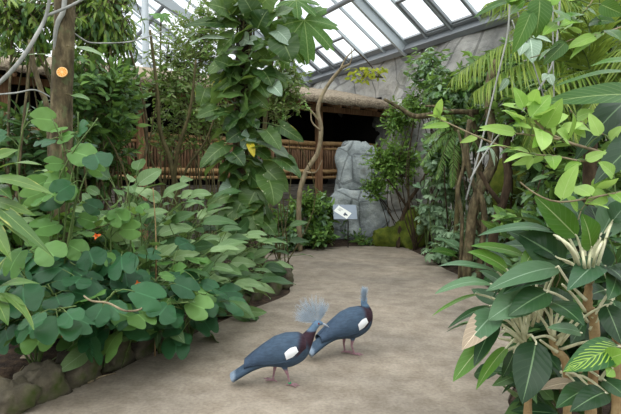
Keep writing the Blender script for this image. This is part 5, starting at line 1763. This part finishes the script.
# brown lianas
woody('liana', 'twisted brown lianas climbing from the right bank, thickest strand', 'vine',
      [([W(466, 262, 8.1) * np.array((1, 1, 0)), W(470, 236, 8.1), W(474, 205, 8.1), W(484, 182, 8.1), W(494, 160, 8.1), W(492, 130, 8.1), W(488, 96, 8.1), W(494, 60, 8.1)], [.085, .075, .08, .07, .06]),
       ([W(478, 262, 8.1) * np.array((1, 1, 0)), W(484, 225, 8.05), W(482, 200, 8.05), W(472, 180, 8.1), W(466, 150, 8.1), W(470, 120, 8.15)], [.05, .045, .04]),
       ([W(460, 258, 8.15) * np.array((1, 1, 0)), W(462, 220, 8.15), W(458, 190, 8.15), W(464, 160, 8.15), W(458, 130, 8.2)], [.03, .03, .02])], 'bark')
woody('liana', 'dark mossy liana leaning right beside the twisted brown lianas', 'vine',
      [([W(490, 262, 7.8) * np.array((1, 1, 0)), W(494, 230, 7.8), W(502, 205, 7.8), W(508, 180, 7.8), W(506, 150, 7.85), W(512, 120, 7.85)], [.075, .06, .05]), ([W(502, 205, 7.8), W(490, 190, 7.8), W(480, 172, 7.85)], [.04, .03])], 'dark_bark')

# ------------------------------------------------------------------ palm, top right
pc_ = W(592, 92, 5.2)
palm = thing('palm', 'feather palm with long yellow-green fronds in the upper right', 'palm', (pc_[0], 5.2, ground(pc_[0], 5.2)))
mb = MB(); mb.tube(curve([np.array((pc_[0], 5.2, 0)), pc_ * np.array((1, 1, .5)), pc_], 20), [.07, .06], 12, wob=.06); mb.build('trunk', M['dark_bark'], palm)
FR = [((560, 40), (505, 44), (452, 78), 4.9), ((560, 62), (516, 66), (474, 92), 4.8), ((572, 20), (530, -6), (486, 4), 5.0), ((600, 10), (590, -30), (560, -60), 5.0), ((618, 40), (640, 10), (664, 10), 5.0),
      ((604, 70), (560, 80), (520, 122), 4.7), ((590, 40), (600, -4), (630, -30), 5.2), ((570, 84), (540, 110), (528, 148), 5.0), ((610, 74), (600, 94), (570, 130), 4.6), ((584, 52), (548, 24), (520, 20), 5.4), ((612, 60), (624, 50), (650, 90), 4.7), ((590, 30), (560, -2), (540, 24), 4.7)]
for i, (a, b_, t, d) in enumerate(FR):
    f1, s1 = MB(), MB()
    frond(f1, s1, [pc_, W(*a, 5.1), W(*b_, d), W(*t, d - .1)], 62, .40, .017, seed=i + 60, droop=.45, ang=60, start=.16)
    f = f1.build('frond', LM['palm'], palm)
    s1.build('rachis', M['green_stem'], f).location = (0, 0, 0)

# pale aerial roots and wires hanging at the right
for i, (pts, d, r, lab) in enumerate((([(510, -20), (508, 30), (498, 75), (482, 140), (466, 200)], 3.4, .0055, 'pale aerial root slanting down left from the top right'),
                                      ([(561, -20), (557, 40), (550, 70), (534, 96), (522, 112)], 3.6, .0065, 'grey aerial root bending left above the light green branch'),
                                      ([(553, -20), (553, 40), (554, 100)], 3.7, .004, 'thin straight hanging root above the light green branch'),
                                      ([(500, -40), (520, 20), (534, 66), (548, 110)], 3.5, .004, 'thin root slanting right from the silvery leaves'),
                                      ([(502, 131), (486, 152), (470, 180)], 2.3, .0035, 'thin pale stem below the silvery leaf cluster, slanting left'))):
    woody('aerial_root', lab, 'root', [([W(a, b_, d) for a, b_ in pts], r)], 'grey_bark')


# ------------------------------------------------------------------ leafy branches at upper right
def branch(name, label, wood, leaves, lm, wood_mat, shape='ovate', rad=.007, seed=1, facing=(-.1, -.75, .6), grow=1.15, wide=1.35):
    """wood: lists of (px, py, d); leaves: (base px, base py, tip px, tip py, width px, d)"""
    rs = np.random.RandomState(seed)
    root = None
    for i, w in enumerate(wood):
        mb = MB(); mb.tube(curve([W(*p) for p in w], 14), [rad * (1 if i == 0 else .6), rad * (.6 if i == 0 else .35)], 7)
        if root is None:
            root = thing(name, label, 'branch', W(*w[0]))
        mb.build('twig' if i else 'stem', M[wood_mat], root)
    pts = np.array([p for w in wood for p in curve([W(*p) for p in w], 14)])
    for i, (bx, by, tx, ty, w, d) in enumerate(leaves):
        b, t = W(bx, by, d + .04 * rs.randn()), W(bx + (tx - bx) * grow, by + (ty - by) * grow, d - .05 + .06 * rs.randn())
        w = w * wide
        nr_ = pts[np.argmin(((pts - b) ** 2).sum(1))]
        explicit_leaf(b, t, w, lm if isinstance(lm, str) else lm[rs.randint(len(lm))], root, shape, roll=rs.randn() * .4, droop=.25 + .4 * rs.rand(), facing=facing, seed=seed * 40 + i, pet=nr_, pet_mat='green_stem', pr=.003, nt=9, nu=7)
    return root


branch('leafy_branch', 'branch of fresh light green oval leaves reaching left from the right edge', [
        [(640, 168, 2.5), (600, 152, 2.4), (562, 140, 2.35), (538, 124, 2.35), (524, 104, 2.35)],
        [(568, 141, 2.35), (530, 135, 2.3), (500, 132, 2.3)],
        [(640, 160, 2.5), (590, 162, 2.4), (555, 156, 2.35), (530, 154, 2.3), (505, 146, 2.3)],
        [(640, 150, 2.6), (590, 128, 2.5), (570, 110, 2.5)]],
       [(527, 114, 505, 106, 9, 2.35), (524, 108, 515, 90, 11, 2.35), (530, 118, 548, 98, 13, 2.35), (536, 124, 553, 110, 14, 2.32), (528, 112, 536, 92, 12, 2.35), (545, 128, 560, 102, 13, 2.32),
        (506, 110, 518, 122, 9, 2.35), (522, 120, 504, 112, 10, 2.33), (540, 130, 541, 148, 16, 2.3), (532, 128, 515, 126, 10, 2.33), (548, 133, 534, 146, 12, 2.3), (516, 133, 484, 128, 9, 2.3),
        (505, 133, 481, 131, 6, 2.3), (520, 152, 490, 148, 6, 2.28), (536, 156, 508, 162, 9, 2.28), (545, 156, 516, 164, 8, 2.28), (552, 156, 554, 168, 12, 2.3), (530, 154, 512, 150, 6, 2.28), (534, 157, 528, 168, 8, 2.3),
        (576, 118, 592, 112, 10, 2.45), (572, 126, 584, 136, 9, 2.45), (590, 130, 574, 128, 10, 2.45), (600, 136, 590, 116, 10, 2.45), (585, 160, 604, 153, 8, 2.4), (580, 162, 566, 170, 8, 2.4), (566, 142, 572, 116, 10, 2.35), (555, 136, 544, 116, 12, 2.35), (600, 158, 620, 150, 9, 2.4),
        (568, 140, 558, 132, 14, 2.3), (610, 140, 622, 128, 10, 2.45), (520, 106, 540, 98, 11, 2.36), (548, 122, 566, 116, 12, 2.36), (560, 132, 580, 124, 10, 2.38)],
       'light', 'pale_bark', 'ovate', .008, 3)
branch('leafy_sprig', 'thin sprig with a few bright yellow-green leaves, left of the light branch', [[(505, 148, 2.6), (476, 136, 2.6), (450, 124, 2.6), (436, 118, 2.6)]],
       [(446, 122, 429, 116, 6, 2.6), (437, 118, 441, 101, 7, 2.6), (450, 125, 425, 128, 5, 2.6), (440, 119, 436, 108, 5, 2.6), (478, 136, 462, 142, 5, 2.6)], 'light', 'pale_bark', 'ovate', .005, 5)
branch('leafy_branch', 'drooping pale green leaves hanging from the top edge above the palm', [
        [(560, -30, 2.9), (540, 0, 2.85), (532, 30, 2.8)], [(640, 20, 3.0), (600, 34, 2.95), (570, 40, 2.9), (548, 52, 2.9), (530, 58, 2.9)], [(610, -30, 2.9), (590, 4, 2.9), (578, 18, 2.9)], [(520, -30, 2.9), (512, 0, 2.9)]],
       [(540, -2, 536, 33, 18, 2.8), (532, 10, 515, 48, 14, 2.8), (526, 0, 512, 12, 12, 2.85), (522, -4, 506, 2, 10, 2.9), (566, 42, 546, 62, 11, 2.85), (560, 44, 542, 58, 10, 2.85), (596, 36, 570, 48, 10, 2.9), (604, 32, 574, 56, 9, 2.9),
        (584, 14, 556, 22, 13, 2.9), (588, 10, 602, 26, 12, 2.9), (580, 20, 562, 26, 10, 2.9), (572, 26, 560, 34, 8, 2.9), (590, 22, 612, 22, 11, 2.9), (600, 4, 622, 14, 12, 2.9), (606, 30, 620, 40, 10, 2.9), (548, 10, 568, 20, 12, 2.85), (546, 4, 560, -8, 12, 2.85),
        (570, 2, 580, -8, 12, 2.9), (512, 0, 478, 16, 6, 2.9), (514, 4, 500, -10, 8, 2.9), (556, 24, 544, 34, 9, 2.85), (580, 34, 560, 30, 8, 2.9)],
       ['big', 'light'], 'pale_bark', 'ovate', .007, 6)
branch('silvery_sprig', 'few silvery leaves hanging beside the slanting aerial roots', [[(512, 20, 3.3), (518, 36, 3.3), (526, 42, 3.3)], [(548, 60, 3.4), (548, 76, 3.4)], [(510, 76, 3.3), (502, 86, 3.3)], [(494, 128, 3.2), (490, 150, 3.2)]],
       [(530, 38, 532, 60, 15, 3.28), (524, 42, 520, 54, 9, 3.28), (532, 36, 550, 42, 7, 3.3), (548, 74, 552, 84, 7, 3.4), (548, 74, 543, 80, 6, 3.4), (508, 78, 500, 90, 5, 3.3), (510, 78, 514, 88, 4, 3.3), (490, 148, 478, 152, 4, 3.2), (490, 148, 497, 160, 5, 3.2), (490, 148, 494, 164, 4, 3.2)],
       'silver', 'grey_bark', 'ovate', .004, 7)
branch('leafy_branch', 'slim stem with light green leaves above the cane plant', [[(640, 188, 2.3), (600, 196, 2.25), (560, 202, 2.2), (536, 194, 2.2), (520, 182, 2.2)], [(600, 196, 2.25), (584, 206, 2.25), (578, 220, 2.25)]],
       [(562, 200, 576, 168, 17, 2.2), (592, 196, 576, 188, 12, 2.25), (606, 194, 588, 202, 13, 2.25), (600, 192, 616, 180, 12, 2.25), (612, 192, 624, 204, 12, 2.25), (585, 204, 606, 208, 12, 2.25), (596, 190, 604, 176, 11, 2.3), (614, 176, 600, 164, 12, 2.3), (578, 210, 566, 196, 10, 2.25)],
       'light', 'pale_bark', 'ovate', .005, 8)
# broad leaves at the right edge
bl = thing('philodendron', 'plant with very large glossy leaves with pale midribs at the right edge', 'plant', (1.75, 2.75, ground(1.75, 2.75)))
mb = MB(); mb.tube(curve([np.array((1.75, 2.75, 0)), np.array((1.78, 2.8, .8)), np.array((1.72, 2.8, 1.5))], 10), [.035, .03], 9); mb.build('stem', M['green_stem'], bl)
for i, (b, t, w, lm, dr, fc, rl) in enumerate((((640, 72, 2.6), (556, 86, 2.5), 17, 'big', .4, (0, -.5, .85), .2), ((650, 96, 2.5), (542, 104, 2.4), 30, 'big', .4, (0, -.75, .6), 0), ((640, 92, 2.8), (575, 160, 2.5), 34, 'cane', .6, (-.3, -.8, .5), .2),
                                              ((640, 60, 2.7), (590, 66, 2.7), 14, 'big', .4, (0, -.5, .85), 0), ((650, 130, 2.5), (594, 184, 2.3), 34, 'cane', .5, (-.3, -.8, .5), 0), ((640, 110, 2.9), (600, 132, 2.7), 26, 'cane', .4, (-.2, -.8, .6), 0))):
    explicit_leaf(W(*b), W(*t), w, lm, bl, 'ovate', roll=rl, droop=dr, facing=fc, seed=700 + i, pet=np.array((1.72, 2.8, 1.5)), pet_mat='green_stem', pr=.010, nt=14, nu=9)

# ------------------------------------------------------------------ cane plant, right foreground
def cane_plant(label, base, stem_pts, leaves, stalks, seed, stem_r=.021):
    root = thing('dumb_cane', label, 'plant', base)
    rs = np.random.RandomState(seed)
    sp_ = curve([np.asarray(base) - UP * .03] + [p + np.array((rs.randn() * .012, rs.randn() * .012, 0)) for p in stem_pts], 40)
    k = len(sp_)
    rad = [stem_r * (1 - .45 * (q / k) ** 3) * (1 + .14 * (math.sin(q * 1.9) > .2)) for q in range(k)]
    mb = MB(); mb.tube(sp_, rad, 12, wob=.05, seed=seed)
    mb.build('stem', M['cane'], root)
    rs = np.random.RandomState(seed)
    for i, lf in enumerate(leaves):
        b, t, w, lm, dr, fc, pet = lf[:7]
        rl = lf[7] if len(lf) > 7 else rs.randn() * .15
        ex = lf[8] if len(lf) > 8 else None
        explicit_leaf(W(*b), W(*t), w * (1.28 if seed == 830 else 1.12), lm, root, 'blade', roll=rl, droop=dr, facing=fc, seed=seed + i, pet=None if pet is None else W(*pet), pr=.0052, fold=.14, nt=14, nu=9, extra=ex, dry_tip=ex is not None and 'dry' in ex)
    for si, a in enumerate(stalks):
        if seed == 800 and si < 6:
            a = [a[0]] + [(q[0], q[1], q[2] - .13) for q in a[1:-1]] + [a[-1]]
        mb = MB(); mb.tube(curve([W(*p) for p in a], 10), [.0085, .0065, .005], 8); mb.build('petiole', M['pale_stem'], root)
    return root


UPF, CAMF = (0, -.35, .94), (0, -.85, .5)
cb = W(588, 372, 2.3); cb[2] = ground(cb[0], cb[1])
cr = (586, 276, 2.3)
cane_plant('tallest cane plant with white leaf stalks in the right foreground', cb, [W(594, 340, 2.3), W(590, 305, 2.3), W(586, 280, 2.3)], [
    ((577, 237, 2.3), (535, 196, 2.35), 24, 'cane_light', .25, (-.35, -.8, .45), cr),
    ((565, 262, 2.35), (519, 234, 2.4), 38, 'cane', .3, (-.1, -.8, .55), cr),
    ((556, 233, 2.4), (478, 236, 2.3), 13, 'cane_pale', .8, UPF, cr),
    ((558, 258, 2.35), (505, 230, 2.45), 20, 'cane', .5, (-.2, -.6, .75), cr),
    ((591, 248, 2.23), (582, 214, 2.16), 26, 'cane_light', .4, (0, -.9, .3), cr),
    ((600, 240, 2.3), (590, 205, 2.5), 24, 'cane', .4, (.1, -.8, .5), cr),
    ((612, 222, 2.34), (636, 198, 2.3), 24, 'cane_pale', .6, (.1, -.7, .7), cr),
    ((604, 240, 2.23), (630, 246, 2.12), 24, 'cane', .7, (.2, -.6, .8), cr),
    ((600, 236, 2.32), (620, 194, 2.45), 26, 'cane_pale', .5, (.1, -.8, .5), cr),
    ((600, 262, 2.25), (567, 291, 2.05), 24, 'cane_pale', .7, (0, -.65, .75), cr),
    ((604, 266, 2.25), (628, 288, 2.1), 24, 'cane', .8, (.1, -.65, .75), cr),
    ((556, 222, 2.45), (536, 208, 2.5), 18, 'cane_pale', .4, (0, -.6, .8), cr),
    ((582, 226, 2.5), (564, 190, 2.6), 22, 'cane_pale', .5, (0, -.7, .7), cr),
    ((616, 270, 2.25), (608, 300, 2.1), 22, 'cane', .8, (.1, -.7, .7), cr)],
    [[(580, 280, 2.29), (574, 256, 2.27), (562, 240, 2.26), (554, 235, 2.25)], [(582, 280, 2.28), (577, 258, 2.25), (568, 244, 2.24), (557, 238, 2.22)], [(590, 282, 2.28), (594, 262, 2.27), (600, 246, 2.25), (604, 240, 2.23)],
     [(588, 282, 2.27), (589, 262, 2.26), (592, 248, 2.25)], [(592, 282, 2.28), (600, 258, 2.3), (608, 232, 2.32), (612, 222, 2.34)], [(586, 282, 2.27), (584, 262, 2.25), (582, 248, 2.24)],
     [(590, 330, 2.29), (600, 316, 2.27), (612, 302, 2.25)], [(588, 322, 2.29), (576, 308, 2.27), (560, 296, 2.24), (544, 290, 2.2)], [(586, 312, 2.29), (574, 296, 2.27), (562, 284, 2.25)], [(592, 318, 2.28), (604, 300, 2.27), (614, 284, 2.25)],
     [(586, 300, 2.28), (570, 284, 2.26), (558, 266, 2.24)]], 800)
cb = W(528, 400, 2.35); cb[2] = ground(cb[0], cb[1])
cr = (524, 338, 2.35)
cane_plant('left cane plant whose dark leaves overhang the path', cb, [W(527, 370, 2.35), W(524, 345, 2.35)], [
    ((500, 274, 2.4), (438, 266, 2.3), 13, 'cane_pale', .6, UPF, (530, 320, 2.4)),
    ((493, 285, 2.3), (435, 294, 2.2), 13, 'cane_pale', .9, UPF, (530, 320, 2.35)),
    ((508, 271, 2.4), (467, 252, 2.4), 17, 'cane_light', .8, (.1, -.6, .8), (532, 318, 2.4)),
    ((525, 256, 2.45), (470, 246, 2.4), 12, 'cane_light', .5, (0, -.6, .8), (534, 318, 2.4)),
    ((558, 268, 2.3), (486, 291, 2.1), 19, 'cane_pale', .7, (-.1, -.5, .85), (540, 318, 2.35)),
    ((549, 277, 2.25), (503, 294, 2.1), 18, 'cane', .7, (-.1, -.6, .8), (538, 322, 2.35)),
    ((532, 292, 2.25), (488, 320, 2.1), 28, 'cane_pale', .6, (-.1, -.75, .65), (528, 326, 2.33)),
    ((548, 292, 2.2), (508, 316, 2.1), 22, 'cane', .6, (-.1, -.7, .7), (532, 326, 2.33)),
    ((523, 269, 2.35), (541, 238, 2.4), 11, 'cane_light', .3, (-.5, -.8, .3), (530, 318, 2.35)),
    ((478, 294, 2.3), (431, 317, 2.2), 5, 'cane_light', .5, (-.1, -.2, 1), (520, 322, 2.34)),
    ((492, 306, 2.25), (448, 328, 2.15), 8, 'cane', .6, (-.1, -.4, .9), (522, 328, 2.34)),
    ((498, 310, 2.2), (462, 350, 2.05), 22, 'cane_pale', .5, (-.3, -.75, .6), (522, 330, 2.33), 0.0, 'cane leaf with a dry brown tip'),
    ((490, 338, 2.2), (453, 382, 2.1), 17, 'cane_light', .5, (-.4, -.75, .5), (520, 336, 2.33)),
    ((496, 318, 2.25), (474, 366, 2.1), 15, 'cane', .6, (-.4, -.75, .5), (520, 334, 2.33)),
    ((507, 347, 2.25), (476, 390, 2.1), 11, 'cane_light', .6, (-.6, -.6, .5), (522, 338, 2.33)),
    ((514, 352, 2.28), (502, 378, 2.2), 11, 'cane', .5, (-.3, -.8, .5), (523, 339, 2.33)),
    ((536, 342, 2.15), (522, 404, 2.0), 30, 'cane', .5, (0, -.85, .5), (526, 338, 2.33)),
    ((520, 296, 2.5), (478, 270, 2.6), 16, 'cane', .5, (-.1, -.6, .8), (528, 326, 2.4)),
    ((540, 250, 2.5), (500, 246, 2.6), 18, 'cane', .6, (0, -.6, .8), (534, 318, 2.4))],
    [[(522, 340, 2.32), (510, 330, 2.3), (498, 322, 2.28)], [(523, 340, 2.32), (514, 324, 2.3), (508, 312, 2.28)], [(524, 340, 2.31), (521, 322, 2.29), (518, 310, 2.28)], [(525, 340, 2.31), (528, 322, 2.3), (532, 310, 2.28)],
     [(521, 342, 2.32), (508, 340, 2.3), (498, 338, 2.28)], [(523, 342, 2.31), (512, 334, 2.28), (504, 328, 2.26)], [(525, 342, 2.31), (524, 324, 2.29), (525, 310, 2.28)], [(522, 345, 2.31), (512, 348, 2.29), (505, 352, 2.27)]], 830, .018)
dr = W(494, 312, 2.12)
cb = W(566, 404, 2.3); cb[2] = ground(cb[0], cb[1])
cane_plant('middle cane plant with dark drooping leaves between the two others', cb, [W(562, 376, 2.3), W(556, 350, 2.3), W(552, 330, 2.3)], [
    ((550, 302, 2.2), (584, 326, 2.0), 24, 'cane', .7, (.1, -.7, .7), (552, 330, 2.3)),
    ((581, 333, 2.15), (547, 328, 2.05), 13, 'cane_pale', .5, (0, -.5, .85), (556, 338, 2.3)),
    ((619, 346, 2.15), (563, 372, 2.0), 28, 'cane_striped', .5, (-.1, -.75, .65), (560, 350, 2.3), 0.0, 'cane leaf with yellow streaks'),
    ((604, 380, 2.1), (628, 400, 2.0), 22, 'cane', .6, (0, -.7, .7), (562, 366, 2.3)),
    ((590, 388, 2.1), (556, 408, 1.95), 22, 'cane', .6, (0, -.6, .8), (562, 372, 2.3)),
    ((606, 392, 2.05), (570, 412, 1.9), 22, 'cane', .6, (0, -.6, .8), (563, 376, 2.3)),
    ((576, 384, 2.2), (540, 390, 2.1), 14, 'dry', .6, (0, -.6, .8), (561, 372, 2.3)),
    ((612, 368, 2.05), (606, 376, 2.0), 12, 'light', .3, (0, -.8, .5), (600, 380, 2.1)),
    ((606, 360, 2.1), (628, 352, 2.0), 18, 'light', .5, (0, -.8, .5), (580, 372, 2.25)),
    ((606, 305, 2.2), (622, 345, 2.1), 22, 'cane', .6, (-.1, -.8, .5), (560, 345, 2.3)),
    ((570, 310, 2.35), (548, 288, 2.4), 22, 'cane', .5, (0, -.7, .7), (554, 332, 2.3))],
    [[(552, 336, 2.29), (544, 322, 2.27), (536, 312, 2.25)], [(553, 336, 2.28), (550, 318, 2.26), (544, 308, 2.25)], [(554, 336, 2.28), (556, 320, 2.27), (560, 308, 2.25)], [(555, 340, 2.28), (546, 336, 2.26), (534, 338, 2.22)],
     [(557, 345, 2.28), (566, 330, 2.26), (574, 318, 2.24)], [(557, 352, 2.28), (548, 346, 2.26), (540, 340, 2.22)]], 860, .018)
cb = W(618, 392, 2.5); cb[2] = ground(cb[0], cb[1])
cane_plant('shaded cane plant at the right edge behind the tallest one', cb, [W(617, 350, 2.5), W(612, 303, 2.5)], [
    ((606, 290, 2.5), (582, 300, 2.4), 18, 'cane', .6, (0, -.6, .8), (612, 304, 2.5)),
    ((618, 284, 2.5), (636, 262, 2.5), 24, 'cane', .6, (0, -.6, .8), (612, 304, 2.5)),
    ((612, 300, 2.45), (620, 330, 2.3), 24, 'cane', .7, (0, -.7, .7), (612, 304, 2.5)),
    ((600, 320, 2.5), (586, 350, 2.4), 20, 'cane', .7, (0, -.7, .7), (613, 320, 2.5)),
    ((622, 322, 2.45), (634, 356, 2.3), 24, 'cane', .7, (0, -.7, .7), (613, 320, 2.5)),
    ((604, 270, 2.55), (590, 240, 2.7), 24, 'cane', .5, (0, -.7, .7), (612, 304, 2.5))], [], 880)
# dry curled leaf end on the overhanging leaf
for k, (px, py, d, lab) in enumerate(((546, 404, 2.5, 'small green seedling in the soil under the cane plants'), (556, 396, 2.55, 'second seedling tuft under the middle cane plant'), (536, 388, 2.7, 'pale low seedling behind the left cane stem'), (514, 408, 2.55, 'trailing low seedling at the path edge under the cane leaves'))):
    c = W(px, py, d)
    clump('seedling', lab, 'plant', (c[0], d), 12, ['shrub_mid', 'light'], .075, .5, 'ovate', pet=(.03, .10), elev=(10, 75), bend=.5, pr=.002)
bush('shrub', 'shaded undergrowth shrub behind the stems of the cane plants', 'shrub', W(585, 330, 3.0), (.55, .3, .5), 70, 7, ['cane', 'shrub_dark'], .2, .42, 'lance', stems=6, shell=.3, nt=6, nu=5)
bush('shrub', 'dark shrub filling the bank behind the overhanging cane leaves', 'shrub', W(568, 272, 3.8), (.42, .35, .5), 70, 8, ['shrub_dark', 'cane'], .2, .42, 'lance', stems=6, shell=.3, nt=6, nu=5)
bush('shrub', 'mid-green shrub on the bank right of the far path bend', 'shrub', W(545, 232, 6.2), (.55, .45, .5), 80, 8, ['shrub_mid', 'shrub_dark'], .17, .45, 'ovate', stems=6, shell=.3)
